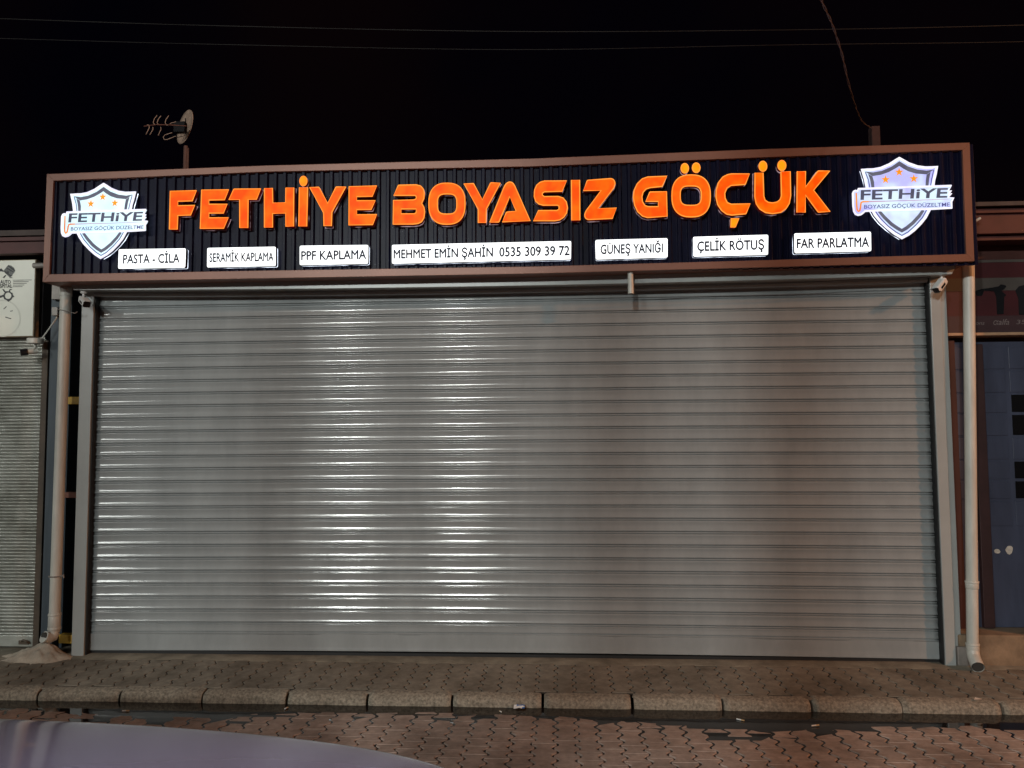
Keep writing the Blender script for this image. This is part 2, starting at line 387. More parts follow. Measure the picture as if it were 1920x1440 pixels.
# ---- kerb stones
kx = [-4.27, -3.69, -3.12, -2.54, -1.97, -1.39, -0.84, -0.27, 0.33, 0.91, 1.49, 2.06, 2.62, 3.24, 3.80, 4.36]
ordn = ['first', 'second', 'third', 'fourth', 'fifth', 'sixth', 'seventh', 'eighth', 'ninth', 'tenth', 'eleventh', 'twelfth', 'thirteenth']
def kerb(i, xa, xb):
    mb = MB(); nx = 26
    prof = [(-0.69, -0.060), (-0.695, -0.046), (-0.72, -0.047), (-0.752, -0.052), (-0.775, -0.063), (-0.786, -0.080), (-0.790, -0.105), (-0.792, -0.16)]
    ja, jb = random.uniform(0.003, 0.013), random.uniform(0.003, 0.013)
    vs = []; fs = []; sk = random.gauss(0, 0.006)
    for a in range(nx+1):
        t = a/nx; x = xa+ja+(xb-xa-ja-jb)*t
        end = min(t, 1-t)*(xb-xa)
        cw = 0.022+0.03*abs(noise.noise((i*1.7, 1 if t < .5 else 5, 0))); chip = max(0, cw-end)*0.5*(0.7+noise.noise((x*40, i, 2)))
        for j, (y, z) in enumerate(prof):
            nn = noise.noise((x*9, y*30, z*30+i*3))*0.5+noise.noise((x*30, y*60, z*60))*0.5
            d = 0.006*nn if 0 < j < 7 else 0
            front = 1 if j >= 3 else 0.3
            vs.append((x, y - d + chip*front + sk*(t-0.5), z + d*0.6 - (chip*0.8 if 0 < j < 7 else 0) + 0.0035*math.sin(i*2.3)))
    n = len(prof)
    for a in range(nx):
        for j in range(n-1): k = a*n+j; fs.append((k, k+1, k+n+1, k+n))
    fs += [tuple(range(n))[::-1], tuple(range(nx*n, nx*n+n))]
    mb.add(vs, fs)
    return mb.build('kerb_stone', M['kerb'], smooth=True)
M['kerb'] = mat('pitted_granite_kerb', (0.235, 0.197, 0.153), 0.92, var=0.5, vscale=55, bump=0.004, bscale=90)
vis = 0
for i in range(len(kx)-1):
    o = kerb(i, kx[i], kx[i+1])
    if kx[i+1] > -3.45 and kx[i] < 3.45:
        lab = 'rough granite kerb stone, %s from the left end of the kerb line' % ordn[vis]; vis += 1
    else:
        lab = 'rough granite kerb stone beyond the %s edge of the view' % ('left' if kx[i] < 0 else 'right')
    tag(o, lab, 'kerb stone', 'kerb stones along the gutter')

# ================================================================== MAIN SHOP BUILDING
shop = thing('shop_building', (0, 0, 0), 'single storey shop unit closed by a wide grey roller shutter', 'building')
mb = MB(); mb.box(-3.30, 3.30, 0.42, 7.5, -0.2, 3.42); mb.box(-3.36, 3.38, 0.06, 0.42, 2.80, 3.42)
mb.build('wall', M['wall_dark'], shop)
mb = MB(); mb.hexa([(-3.5, 0.0, 3.43), (3.45, 0.0, 3.45), (3.45, 7.8, 3.55), (-3.5, 7.8, 3.55), (-3.5, 0.0, 3.49), (3.45, 0.0, 3.51), (3.45, 7.8, 3.61), (-3.5, 7.8, 3.61)])
mb.build('roof', M['roof'], shop)
# shutter curtain: one sheet of rolled slats with a cleft pair between slats
P = 0.100; Z0 = 0.2103
prof = []
def slat(t0):
    z = Z0+t0*P
    return [(z-.0095, 0.000), (z-.0085, .0075), (z-.0050, .0085), (z-.0040, .001), (z-.0015, -.0015), (z+.0015, -.0015), (z+.0040, .001),
            (z+.0050, .0085), (z+.0085, .0075), (z+.0095, 0.000), (z+.012, -0.00376), (z+.015, -0.00632), (z+.018, -0.00712), (z+.022, -0.00591), (z+.028, -0.00390), (z+.036, -0.00188),
            (z+.044, -.0003), (z+.052, 0.0), (z+.060, -0.00067), (z+.068, -0.00242), (z+.075, -0.00470), (z+.080, -0.00632), (z+.084, -0.00712), (z+.0868, -0.00632), (z+.089, -0.00376)]
prof = [(0.127, -.004), (0.138, -.004), (0.141, .004), (0.145, .004), (0.148, -.002), (0.154, -.0036), (0.162, -.003), (0.175, -.0008), (0.186, -.001), (0.196, -.0036)]
for k in range(26): prof += slat(k)
prof = [p for p in prof if p[0] < 2.83]
XL, XR = -3.236, 3.226; NX = 150
def bow(x): return 0.016*(1-(x/3.24)**2)
mb = MB(); vs = []; fs = []
for i in range(NX+1):
    x = XL+(XR-XL)*i/NX
    for z, y in prof:
        s = 1.0 - z/2.8*0.9
        k_ = math.floor((z-Z0)/P); u_ = (z-Z0)/P-k_-0.5
        tl = 0.055*noise.noise((x*1.7, k_*5.3, 1))+0.03*noise.noise((x*6.5, k_*3.7, 9))
        vs.append((x, y+tl*u_*P*math.cos(u_*PI)+0.0008*noise.noise((x*0.9, z*9, 2)), z+bow(x)*s+0.0012*noise.noise((x*1.1, k_*3.1, 7))))
n = len(prof)
for i in range(NX):
    for j in range(n-1): k = i*n+j; fs.append((k, k+n, k+n+1, k+1))
mb.add(vs, fs)
curtain = mb.build('roller_shutter', M['shutter'], shop, smooth=True, fix=False)
curtain.data.set_sharp_from_angle(angle=math.radians(50))
sd = curtain.modifiers.new('Solid', 'SOLIDIFY'); sd.thickness = 0.004; sd.offset = -1
mb = MB(); vs = []; fs = []
bp = [(0.000, 0.012), (0.000, -0.004), (0.012, -0.0062), (0.016, -0.004), (0.050, -0.0032), (0.085, -0.0035), (0.118, -0.0045), (0.127, -0.0038), (0.127, 0.012)]
for i in range(NX+1):
    x = XL+(XR-XL)*i/NX
    for z, y in bp: vs.append((x, y, z+0.004+bow(x)))
n = len(bp)
for i in range(NX):
    for j in range(n-1): k = i*n+j; fs.append((k, k+n, k+n+1, k+1))
fs += [tuple(range(n)), tuple(range(NX*n, NX*n+n))]
mb.add(vs, fs); mb.build('bottom_bar', M['shutter'], curtain, smooth=True)
mb = MB(); mb.box(XL, XR, 0.004, 0.03, -0.02, 0.005); mb.build('bottom_gap', M['gap_fill'], curtain)  # shade of the gap under the bar, put in as black fill
# guides
def guide(xa, xb, inner, extra):
    mb = MB()
    mb.box(xa, xb, -0.070, 0.055, -0.024, 2.90)
    g = mb.build('guide_rail', M['guide'], shop, bevel=0.004)
    mb = MB()
    if inner > 0: mb.box(xb, xb+0.009, -0.055, 0.03, -0.02, 2.86)
    else: mb.box(xa-0.012, xa, -0.055, 0.03, -0.02, 2.86)
    mb.build('gap_strip', M['gap_fill'], g)  # black strip stands in for the shade in the gap beside the rail
    if extra:
        mb = MB(); mb.box(xb+0.006, xb+0.052, -0.045, 0.06, -0.024, 2.86); mb.build('side_flange', M['guide'], g, bevel=0.003)
    return g
guide(-3.345, -3.245, 1, False); guide(3.236, 3.312, -1, True)
# shutter box with its lower rail
mb = MB()
a, b = at(130, 533, -.21), at(138, 547, -.21); c, d = at(1792, 495, -.21), at(1785, 516, -.21)
zt = 2.93; zb = 0.5*(b.z+d.z)
def bz(x): return zb+0.012-0.028*(1-(x/3.3)**2)
pts = 24; vs = []; fs = []
for i in range(pts+1):
    t = i/pts; xb_ = b.x+(d.x-b.x)*t; xt_ = (a.x-0.03)+(c.x-a.x+0.06)*t
    z = bz(xb_)
    vs += [(xt_, -.21, zt), (xb_, -.21, z), (xb_, -.19, z-.004), (xb_, -.12, z+.006), (xb_, 0.06, z+.006), (xt_, 0.06, zt)]
for i in range(pts):
    for k in range(6): q = i*6; fs.append((q+k, q+6+k, q+6+(k+1) % 6, q+(k+1) % 6))
fs += [tuple(range(6)), tuple(range(pts*6, pts*6+6))]
mb.add(vs, fs)
sbox = mb.build('shutter_box', M['guide'], shop)
mb = MB(); vs = []; fs = []
for i in range(pts+1):
    x = -3.24+6.46*i/pts; z = bz(x)
    pr = [(-.075, z+.004), (-.078, z-.012), (-.070, z-.026), (-.052, z-.030), (-.048, z+.004)]
    vs += [(x, y, zz) for y, zz in pr]
for i in range(pts):
    for k in range(5): q = i*5; fs.append((q+k, q+5+k, q+5+(k+1) % 5, q+(k+1) % 5))
mb.add(vs, fs); mb.build('lower_rail', M['shutter'], sbox, smooth=True)

# ================================================================== SIGNBOARD
SY = -0.35
sign = thing('signboard', at(960, 515, SY), 'long dark ribbed shop signboard in a copper brown frame with lit lettering', 'sign')
TO = [(88, 326), (500, 310), (1000, 297), (1440, 279), (1818, 267)]; TI = [(100, 339), (500, 322), (1000, 312), (1440, 294.5), (1805, 281)]
BI = [(92, 514), (500, 507), (1000, 499.5), (1440, 487.5), (1812, 476)]; BO = [(80, 529), (500, 522), (1000, 513), (1440, 501), (1827, 490)]
def bar(up, lo, name):
    mb = MB()
    a = [at(*p, SY) for p in up]; b = [at(*p, SY) for p in lo]; vs = []; fs = []
    for p, q in zip(a, b): vs += [(p.x, SY, p.z), (q.x, SY, q.z), (q.x, 0.0, q.z), (p.x, 0.0, p.z)]
    n = len(a)
    for i in range(n-1):
        for k in range(4): j = i*4; fs.append((j+k, j+4+k, j+4+(k+1) % 4, j+(k+1) % 4))
    fs += [(0, 1, 2, 3), (n*4-4, n*4-3, n*4-2, n*4-1)]
    mb.add(vs, fs); return mb.build(name, M['frame'], sign, bevel=0.003)
bar(TO, TI, 'frame_rail'); bar(BI, BO, 'frame_rail')
for o_, i_ in (((0, 0), 1), ((-1, -1), -1)):
    k = o_[0]
    p = [at(*TO[k], SY), at(*TI[k], SY), at(*BI[k], SY), at(*BO[k], SY)]
    if i_ == 1: q = [p[0], p[3], p[2], p[1]]
    else: q = [p[0], p[1], p[2], p[3]]
    mb = MB(); mb.hexa([(v.x, SY, v.z) for v in q]+[(v.x, 0.0, v.z) for v in q])
    mb.build('frame_upright', M['frame'], sign)
# ribbed cladding
CY = -0.312
mb = MB(); vs = []; fs = []
xl, xr = -3.47, 3.41; x = xl; k = 0; prs = []
RP = 0.0722
while x < xr:
    prs += [(x, CY), (x+RP*.52, CY), (x+RP*.62, CY-.020), (x+RP*.90, CY-.020)]; x += RP
prs.append((x, CY))
for x, y in prs:
    t = (x-xl)/(xr-xl); vs += [(x, y, 2.86), (x, y, 3.70+.04*t)]
for i in range(len(prs)-1): fs.append((2*i, 2*i+2, 2*i+3, 2*i+1))
mb.add(vs, fs); clad = mb.build('cladding', M['clad'], sign, fix=False)
sd = clad.modifiers.new('Solid', 'SOLIDIFY'); sd.thickness = 0.003; sd.offset = -1
bv = clad.modifiers.new('Bevel', 'BEVEL'); bv.width = 0.004; bv.segments = 3; bv.limit_method = 'ANGLE'; bv.angle_limit = 0.5
# underside and back tray of the sign
mb = MB(); mb.box(-3.44, 3.38, -0.300, -0.02, 2.885, 2.90); mb.build('tray', M['ret'], sign)

# ---- lit channel letters, traced in crop pixels
LY = -0.378
def crop(ox, oy, s): return lambda pts: [(ox+x/s, oy+y/s) for x, y in pts]
K1 = crop(310, 320, 9.6); K2 = crop(510, 320, 9.6); K3 = crop(730, 320, 9.6); K4 = crop(910, 320, 7.68); K5 = crop(1180, 295, 9.6); K6 = crop(1330, 295, 8.348)
def rnd(pts, it=2, keep=115):
    """corner cutting on shallow corners only: keeps sharp corners, smooths curves"""
    for _ in range(it):
        out = []; n = len(pts)
        for i in range(n):
            a, b, c = Vector(pts[i-1]), Vector(pts[i]), Vector(pts[(i+1) % n])
            u, v = a-b, c-b
            ang = math.degrees(u.angle(v)) if u.length > 1e-6 and v.length > 1e-6 else 180
            if ang < keep or ang > 176: out.append(tuple(b))
            else:
                k1 = min(0.25, 6*1.0/u.length) if u.length > 60 else 0.25
                k2 = min(0.25, 6*1.0/v.length) if v.length > 60 else 0.25
                out += [tuple(b+u*k1), tuple(b+v*k2)]
        pts = out
    return pts
LET = [
 ('F', K1, [[(90,370),(560,360),(485,545),(225,552),(225,632),(528,625),(455,800),(225,808),(215,1055),(75,1055)]]),
 ('E', K1, [[(655,348),(1140,345),(1065,525),(785,530),(785,605),(1113,605),(1045,765),(785,765),(785,850),(1133,848),(1050,1038),(630,1042)]]),
 ('T', K1, [[(1235,332),(1718,328),(1640,515),(1490,520),(1485,1028),(1340,1028),(1338,522),(1145,522)]]),
 ('H', K2, [[(-135,318),(8,316),(15,582),(245,575),(250,310),(392,308),(388,1000),(250,1003),(247,765),(10,772),(10,1018),(-135,1022)]]),
 ('I', K2, [[(495,304),(642,304),(625,1000),(483,1000)], arc(565,187,64,85)]),
 ('Y', K2, [[(680,300),(845,298),(1003,590),(1155,294),(1328,290),(1078,745),(1070,992),(935,992),(930,760)]]),
 ('E', K2, [[(1388,288),(1885,275),(1805,462),(1525,468),(1525,542),(1858,540),(1785,700),(1525,702),(1525,795),(1885,790),(1812,972),(1385,980)]]),
 ('B', K3, [[(165,262),(480,255),(560,275),(610,330),(628,400),(622,500),(580,590),(622,660),(635,740),(622,850),(580,920),(520,950),(430,962),(68,965),(75,535),(440,528),(485,510),(490,470),(470,445),(80,445)], [(212,690),(485,690),(485,760),(450,778),(212,778)]]),
 ('O', K3, [arc(1037,595,325,370,40,2.5), arc(1040,600,175,182,32,3.2)]),
 ('Y', K3, [[(1345,234),(1515,232),(1675,525),(1825,219),(1997,222),(1745,690),(1738,935),(1600,935),(1600,690)]]),
 ('A', K4, [[(65,745),(270,240),(295,190),(345,160),(390,172),(420,215),(645,722),(245,738),(305,598),(445,582),(352,370),(195,740)]]),
 ('S', K4, [[(1170,147),(1105,298),(850,305),(820,325),(820,355),(850,375),(1050,372),(1120,395),(1165,450),(1182,530),(1170,610),(1130,670),(1070,710),(1000,722),(692,722),(765,575),(1030,575),(1062,555),(1062,515),(1040,498),(830,498),(770,480),(725,440),(705,370),(710,280),(740,210),(790,168),(850,150)]]),
 ('I', K4, [[(1240,138),(1358,136),(1362,712),(1245,714)]]),
 ('Z', K4, [[(1470,140),(1810,114),(1850,130),(1868,180),(1850,245),(1620,545),(1888,538),(1830,688),(1480,705),(1440,685),(1428,635),(1450,580),(1668,285),(1412,288)]]),
 ('G', K5, [[(675,340),(590,525),(380,545),(300,570),(245,630),(225,710),(235,800),(280,870),(340,890),(520,888),(520,795),(295,795),(370,625),(668,618),(680,1060),(330,1085),(240,1060),(150,980),(95,860),(72,720),(85,600),(140,480),(230,390),(330,355)]]),
 ('O', K5, [arc(1112,695,345,378,40,2.5), arc(1105,690,190,176,32,3.2), arc(998,198,66,85), arc(1203,188,68,85)]),
 ('C', K6, [[(628,260),(560,425),(340,440),(275,480),(240,560),(245,640),(280,710),(340,735),(640,728),(570,885),(350,905),(270,890),(190,830),(130,740),(103,620),(108,510),(140,400),(210,310),(290,270),(350,260)], [(340,960),(462,958),(405,1092),(335,1095)]]),
 ('U', K6, [[(715,246),(840,243),(852,610),(870,670),(920,705),(990,715),(1060,700),(1110,660),(1128,600),(1120,226),(1265,222),(1272,600),(1250,720),(1200,800),(1120,860),(990,882),(880,865),(790,810),(735,730),(712,620)], arc(838,140,60,78), arc(1135,128,62,78)]),
 ('K', K6, [[(1375,222),(1505,221),(1505,465),(1700,214),(1882,212),(1630,515),(1888,850),(1705,858),(1505,590),(1500,860),(1370,860)]]),
]
def centre_in(lp, big):
    # is lp a hole of big
    c = Vector((sum(p[0] for p in lp)/len(lp), sum(p[1] for p in lp)/len(lp))); ins = False; n = len(big)
    for i in range(n):
        (xa, ya), (xb, yb) = big[i], big[(i+1) % n]
        if (ya > c.y) != (yb > c.y) and c.x < (xb-xa)*(c.y-ya)/(yb-ya)+xa: ins = not ins
    return ins
for ch, K, loops in LET:
    body = MB(); face = MB(); dots = []
    loops = [rnd(lp) if len(lp) < 28 else lp for lp in loops]
    groups = []
    for lp in loops:
        if groups and centre_in(lp, groups[0][0]): groups[0].append(lp)
        else: groups.append([lp])
    for gi, g in enumerate(groups):
        W3 = [[at(px, py, LY) for px, py in K(lp)] for lp in g]
        tgt = face
        if gi > 0: tgt = MB(); dots.append(tgt)
        tgt.fill([[(p.x, LY, p.z) for p in lp] for lp in W3], 0)
        for li, lp in enumerate(W3):
            body.walls(lp, LY+.0012, CY-.021, 0)
            tgt.tube([(p.x, LY-.0005, p.z) for p in lp], 0.0042, 5, 1, closed=True)
            # light leaking behind the letter, put in as a glowing back edge
            cxm = sum(p.x for p in lp)/len(lp); czm = sum(p.z for p in lp)/len(lp)
            k = 1.0+0.008/0.2 if li == 0 else 1.0-0.02
            big = [(cxm+(p.x-cxm)*k, 0, czm+(p.z-czm)*k) for p in lp]
            body.tube([(p[0], CY-.024, p[2]) for p in big], 0.0030, 5, 1, closed=True)
    lo = body.build('letter', [M['ret'], M['letter_leak']], sign, smooth=False, fix=False)
    face.build('letter_face', [M['orange'], M['orange_rim']], lo, fix=False)
    for d_ in dots: d_.build('diacritic_face', [M['orange_dot'], M['orange_rim']], lo, fix=False)

# ---- lit service boxes
A1 = crop(60, 280, 3.84); A2 = crop(500, 280, 3.84); A3 = crop(940, 270, 3.84); A4 = crop(1420, 240, 3.84)
BOX = [
 ('PASTA - CİLA', A1([(625,720),(1108,713),(1103,852),(620,860)]), A1([(658,760),(1060,752),(1062,815),(655,822)])),
 ('SERAMİK KAPLAMA', A1([(1262,710),(1755,701),(1755,840),(1260,850)]), A1([(1278,750),(1738,742),(1738,803),(1278,811)])),
 ('PPF KAPLAMA', A2([(238,694),(732,688),(730,824),(238,834)]), A2([(250,735),(715,725),(715,788),(250,797)])),
 ('MEHMET EMİN ŞAHİN', [(734.9,459.2),(1070.9,451.8),(1070.5,486.3),(734.9,494.5)], [(738.3,468.6),(924,464.4),(924,481.0),(738.3,484.6)]),
 ('GÜNEŞ YANIĞI', A3([(677,691),(1197,678),(1197,817),(680,832)]), A3([(715,727),(1162,717),(1162,780),(715,792)])),
 ('ÇELİK RÖTUŞ', [(1299.4,444.2),(1440.5,440.0),(1440.0,477.8),(1299.9,481.2)], [(1307.7,453.4),(1432.4,450.0),(1432.4,467.4),(1307.7,470.6)]),
 ('FAR PARLATMA', A4([(265,759),(818,746),(820,887),(268,902)]), A4([(285,800),(803,787),(803,855),(285,865)])),
]
for s_, q, tq in BOX:
    mb = MB()
    p = [at(x, y, LY) for x, y in q]
    # rounded rectangle
    loop = []
    r = 0.012
    cx_ = sum(v.x for v in p)/4; cz_ = sum(v.z for v in p)/4
    for i, v in enumerate(p):
        a_, b_ = p[i-1], p[(i+1) % 4]
        u = (a_-v).normalized(); w = (b_-v).normalized()
        for t in (0, 0.33, 0.67, 1):
            k = v+u*r*(1-t)**2+w*r*t**2
            loop.append((k.x, LY, k.z))
    mb.fill([loop], 0); mb.walls(loop, LY, CY-.030, 2); mb.walls(loop, CY-.030, CY-.021, 1)
    b = mb.build('light_box', [M['white_lit'], M['white_side'], M['box_ret']], sign, fix=False)
    b['label'] = 'white lit box reading ' + (s_ + ' 0535 309 39 72' if s_[0] == 'M' else s_)
    if s_[0] == 'M':
        mb = MB(); text_on(mb, '0535 309 39 72', [at(x, y, LY-.0015) for x, y in [(936.5,464.2),(1067.6,461.2),(1067.6,478.3),(936.5,480.9)]], 0.0, 0, 0.028)
        mb.build('lettering', M['box_ink'], b, fix=False)
    mb = MB(); text_on(mb, s_, [at(x, y, LY-.0015) for x, y in tq], 0.0, 0, 0.028)
    mb.build('lettering', M['box_ink'], b, fix=False)

# ---- shield emblems (right one traced; left one through an affine fit)
def stroke(pts, w):
    """strip polygon of width w along a polyline (w may be a list)"""
    n = len(pts); L = []; R = []
    for i, p in enumerate(pts):
        a = Vector(pts[max(i-1, 0)]); b = Vector(pts[min(i+1, n-1)]); t = (b-a).normalized(); nn = Vector((-t.y, t.x))
        ww = w[i] if isinstance(w, list) else w
        L.append(tuple(Vector(p)+nn*ww/2)); R.append(tuple(Vector(p)-nn*ww/2))
    return L+R[::-1]
def star(cx, cy, r1, r2):
    return [(cx+(r1 if k % 2 == 0 else r2)*math.sin(PI*k/5), cy-(r1 if k % 2 == 0 else r2)*math.cos(PI*k/5)) for k in range(10)]
SH_UP = [(300,640),(296,590),(270,470),(222,318),(300,325),(400,322),(520,300),(660,240),(760,175),(815,140),(865,170),(960,225),(1100,275),(1230,292),(1330,290),(1412,275),(1385,400),(1360,500),(1345,640)]
SH = SH_UP+[(1330,860),(1290,965),(1230,1080),(1150,1180),(1050,1280),(960,1350),(855,1410),(740,1340),(640,1262),(520,1155),(430,1045),(385,965),(330,860)]
RB = [(160,628),(900,602),(1640,578),(1588,662),(1636,656),(1590,722),(1641,702),(1590,766),(1676,775),(1640,835),(1650,930),(1300,950),(700,965),(330,978),(268,982),(240,1010),(205,1035),(160,1045),(120,1030),(95,985),(82,900),(76,700),(90,668),(120,655),(150,664)]
BAND_TOP = [(268,352),(400,366),(540,340),(690,275),(815,188),(950,270),(1100,320),(1250,338),(1368,318),(1318,352),(1248,398),(1080,385),(960,350),(870,302),(815,264),(760,300),(650,360),(520,405),(388,425),(318,382)]
ST_L = [[(318,388),(350,480),(372,608),(420,608),(415,520),(388,428)], [(1248,402),(1235,500),(1230,588),(1278,585),(1290,470),(1314,358)]]
TH_L = [stroke([(276,362),(322,480),(348,612)], 15), stroke([(1360,330),(1330,470),(1310,585)], 15)]
LOWB = stroke([(492,980),(580,1082),(690,1188),(780,1250),(855,1292),(930,1250),(1030,1168),(1130,1060),(1196,965)], [46,54,56,56,60,56,56,54,46])
LOWT = stroke([(436,985),(510,1090),(640,1222),(760,1312),(855,1366),(955,1312),(1078,1200),(1180,1085),(1250,960)], 17)
RIM_IN = 0.0
HOOK = stroke([(130,690),(134,780),(138,900),(146,960),(165,986),(185,978),(198,930),(203,870),(212,842),(240,832),(330,830)], [22,25,27,27,27,27,27,27,26,24,18])
ROD = stroke([(330,830),(700,820),(1100,808),(1600,790)], [14,10,9,5])
def emblem(mp, lit):
    Y = -0.380
    def L3(pts, y): return [(lambda p: (p.x, y, p.z))(at(*mp(q), y)) for q in pts]
    plate = MB()
    plate.fill([L3(SH, Y)], 0); plate.walls(L3(SH, Y), Y, CY-.030, 1); plate.walls(L3(SH, Y), CY-.030, CY-.021, 2)
    o = plate.build('shield_emblem', [lit, M['box_ret'], M['white_side']], sign, fix=False)
    rim = MB(); rim.tube([(p[0], Y-.001, p[2]) for p in L3(SH, Y)], 0.0095, 6, 0, closed=True); rim.build('shield_rim', M['logo_rim'], o, fix=False)
    d = MB()
    for lp in [BAND_TOP]+ST_L: d.fill([L3(lp, Y-.002)])
    d.build('shield_band', M['logo_band'], o, fix=False)
    d = MB(); d.fill([L3(LOWB, Y-.002)]); d.build('shield_band', M['logo_band'], o, fix=False)
    d = MB()
    for lp in TH_L+[LOWT]: d.fill([L3(lp, Y-.0035)])
    d.build('shield_line', M['logo_blue'], o, fix=False)
    for c in ((597, 480), (812, 362), (1045, 465)):
        d = MB(); d.fill([L3(star(c[0], c[1], 72, 29), Y-.003)]); d.build('star', M['logo_star'], o, fix=False)
    r = MB(); Y2 = Y-.014; r.slab([L3(RB, Y2)], Y2, Y, 0)
    rb = r.build('ribbon', [lit], o, fix=False)
    t = MB(); rl = L3(RB, Y2)
    t.tube([(p[0], Y2-.0005, p[2]) for p in rl], 0.0065, 6, 0, closed=True)
    rb['label'] = 'lit white ribbon reading FETHiYE BOYASIZ GÖÇÜK DÜZELTME'
    t2 = MB(); text_on(t2, 'FETHiYE', L3([(203,652),(1592,618),(1575,762),(198,798)], Y2-.002), 0.024)
    text_o = t2
    t2.v += []
    text_on(t2, 'BOYASIZ GÖÇÜK DÜZELTME', L3([(256,884),(1616,845),(1616,905),(256,942)], Y2-.002), 0.010, 1)
    t2.fill([L3(HOOK, Y2-.002)], 2); t2.fill([L3(ROD, Y2-.002)], 3)
    # ribbon lettering and tool drawing are one print on the ribbon
    nb = t2.build('ribbon_print', [M['logo_ink'], M['logo_blue'], M['logo_hook'], M['logo_rod']], o, fix=False)
    t.build('ribbon_rim', M['logo_rim'], o, fix=False)
    return o
def mp_right(q): return (1590+q[0]/8.47, 280+q[1]/8.47)
# affine from right-crop pixels to the left emblem's crop pixels
src = [(815,140),(855,1410),(222,318),(1412,275),(78,800),(1672,775)]; dst = [(795,128),(750,1300),(292,285),(1300,255),(135,740),(1490,718)]
def lsq3(src, vals):
    A = [[0]*4 for _ in range(3)]
    for (x, y), v in zip(src, vals):
        r = (x, y, 1)
        for i in range(3):
            for j in range(3): A[i][j] += r[i]*r[j]
            A[i][3] += r[i]*v
    for i in range(3):
        pv = A[i][i]
        for j in range(i, 4): A[i][j] /= pv
        for k in range(3):
            if k != i:
                f = A[k][i]
                for j in range(i, 4): A[k][j] -= f*A[i][j]
    return [A[i][3] for i in range(3)]
ax = lsq3(src, [d[0] for d in dst]); ay = lsq3(src, [d[1] for d in dst])
def mp_left(q): return (100+(ax[0]*q[0]+ax[1]*q[1]+ax[2])/8.47, 330+(ay[0]*q[0]+ay[1]*q[1]+ay[2])/8.47)
e = emblem(mp_left, M['logo_lit']); e['label'] = 'pale cyan lit shield emblem at the left end of the signboard'
e = emblem(mp_right, M['logo_lit2']); e['label'] = 'lavender lit shield emblem at the right end of the signboard'

# ================================================================== PIPES AND SMALL FITTINGS
def ring(mb, c, r, h, mi=0):
    c = Vector(c); mb.tube([c-Vector((0, 0, h/2)), c-Vector((0, 0, h/2-.004)), c+Vector((0, 0, h/2-.004)), c+Vector((0, 0, h/2))], [r-.003, r, r, r-.003], 18, mi)
# left downpipe
PLY = -0.13
pt, pb = at(123.5, 548, PLY), at(101.5, 1185, PLY)
dp = thing('downpipe', (pb.x, PLY, 0), 'white plastic downpipe left of the shutter, ending in a mortar mound', 'drain pipe')
R_ = 0.040
mb = MB(); mb.tube([pb, pb+(pt-pb)*.5, pt], R_, 20); mb.build('pipe', M['pvc'], dp, smooth=True)
mb = MB(); mb.tube([pt-Vector((0, 0, .03)), pt+Vector((0, 0, .02)), pt+Vector((-.02, .03, .06)), pt+Vector((-.06, .10, .09)), pt+Vector((-.06, .22, .10))], R_+.005, 18); mb.build('elbow', M['pvc'], dp, smooth=True)
ax_ = (pt-pb).normalized()
for py in (1152, 1178):
    mb = MB(); c = pb+ax_*((at(102, py, PLY).z-pb.z)); ring(mb, c, R_+.007, .022); mb.build('coupling_ring', M['pvc'], dp, smooth=True)
mb = MB(); c = pb+ax_*(at(102, 1165, PLY).z-pb.z); ring(mb, c, R_+.0045, .11); mb.build('socket', M['pvc'], dp, smooth=True)
mb = MB(); o_ = Vector((pb.x-.030, PLY-.075, pb.z-.018))
mb.tube([pb+Vector((0, 0, .0)), pb+Vector((-.004, -.012, -.03)), pb+Vector((-.016, -.045, -.035)), o_], [R_, R_+.002, R_+.002, R_+.004], 20, 0)
mb.tube([o_+Vector((.004, .008, 0)), o_+Vector((-.0005, -.002, 0))], [R_-.008, R_-.006], 20, 1)
mb.build('outlet_bend', [M['pvc'], M['mouth_dark']], dp, smooth=True)
mb = MB(); c = at(104, 1080, PLY); mb.tube([c+Vector((math.cos(a)*.044, math.sin(a)*.044, 0)) for a in [2*PI*k/16 for k in range(16)]], .006, 6, 0, closed=True)
mb.tube([c+Vector((.044, -.01, .0)), c+Vector((.075, -.015, .006))], .006, 6); mb.tube([c+Vector((.072, -.015, .015)), c+Vector((.078, -.015, -.012))], .005, 6); mb.build('pipe_clamp', M['galv'], dp)
mb = MB(); c = at(122, 583, PLY); mb.tube([c+Vector((-.06, .02, .012)), c+Vector((-.03, -.042, .008)), c+Vector((.02, -.044, -.004)), c+Vector((.09, -.01, -.022)), c+Vector((.10, .0, -.008))], .0035, 6); mb.build('tie_wire', M['galv'], dp)
# mound
c = Vector((-3.52, -0.11, -0.02))
mb = MB(); vs = [(c.x, c.y, 0.085)]; fs = []; NR, NA = 16, 72
for r in range(1, NR+1):
    for k in range(NA):
        a = 2*PI*k/NA; t = r/NR
        ex = 0.38 if math.cos(a) < 0 else 0.225; ey = 0.15 if math.sin(a) < 0 else 0.12
        ex *= 1+.22*noise.noise((math.cos(a)*2, math.sin(a)*2, 1)); rr = t
        x, y = c.x+ex*rr*math.cos(a), c.y+ey*rr*math.sin(a)
        h = (1-t)**1.25*0.13
        vs.append((x, y, max(-0.05, pave_z(x, min(y, 0))-0.006+h+0.036*noise.noise((x*11, y*11, 5))*(1-t)**.5*t+0.016*noise.noise((x*32, y*32, 2))*(1-t)**.4)))
for k in range(NA): fs.append((0, 1+k, 1+(k+1) % NA))
for r in range(NR-1):
    for k in range(NA): a = 1+r*NA+k; b_ = 1+r*NA+(k+1) % NA; fs.append((a, a+NA, b_+NA, b_))
mb.add(vs, fs); tag(mb.build('mortar_mound', M['cement'], smooth=True), 'low pale mortar mound heaped around the foot of a downpipe', 'mortar mound')
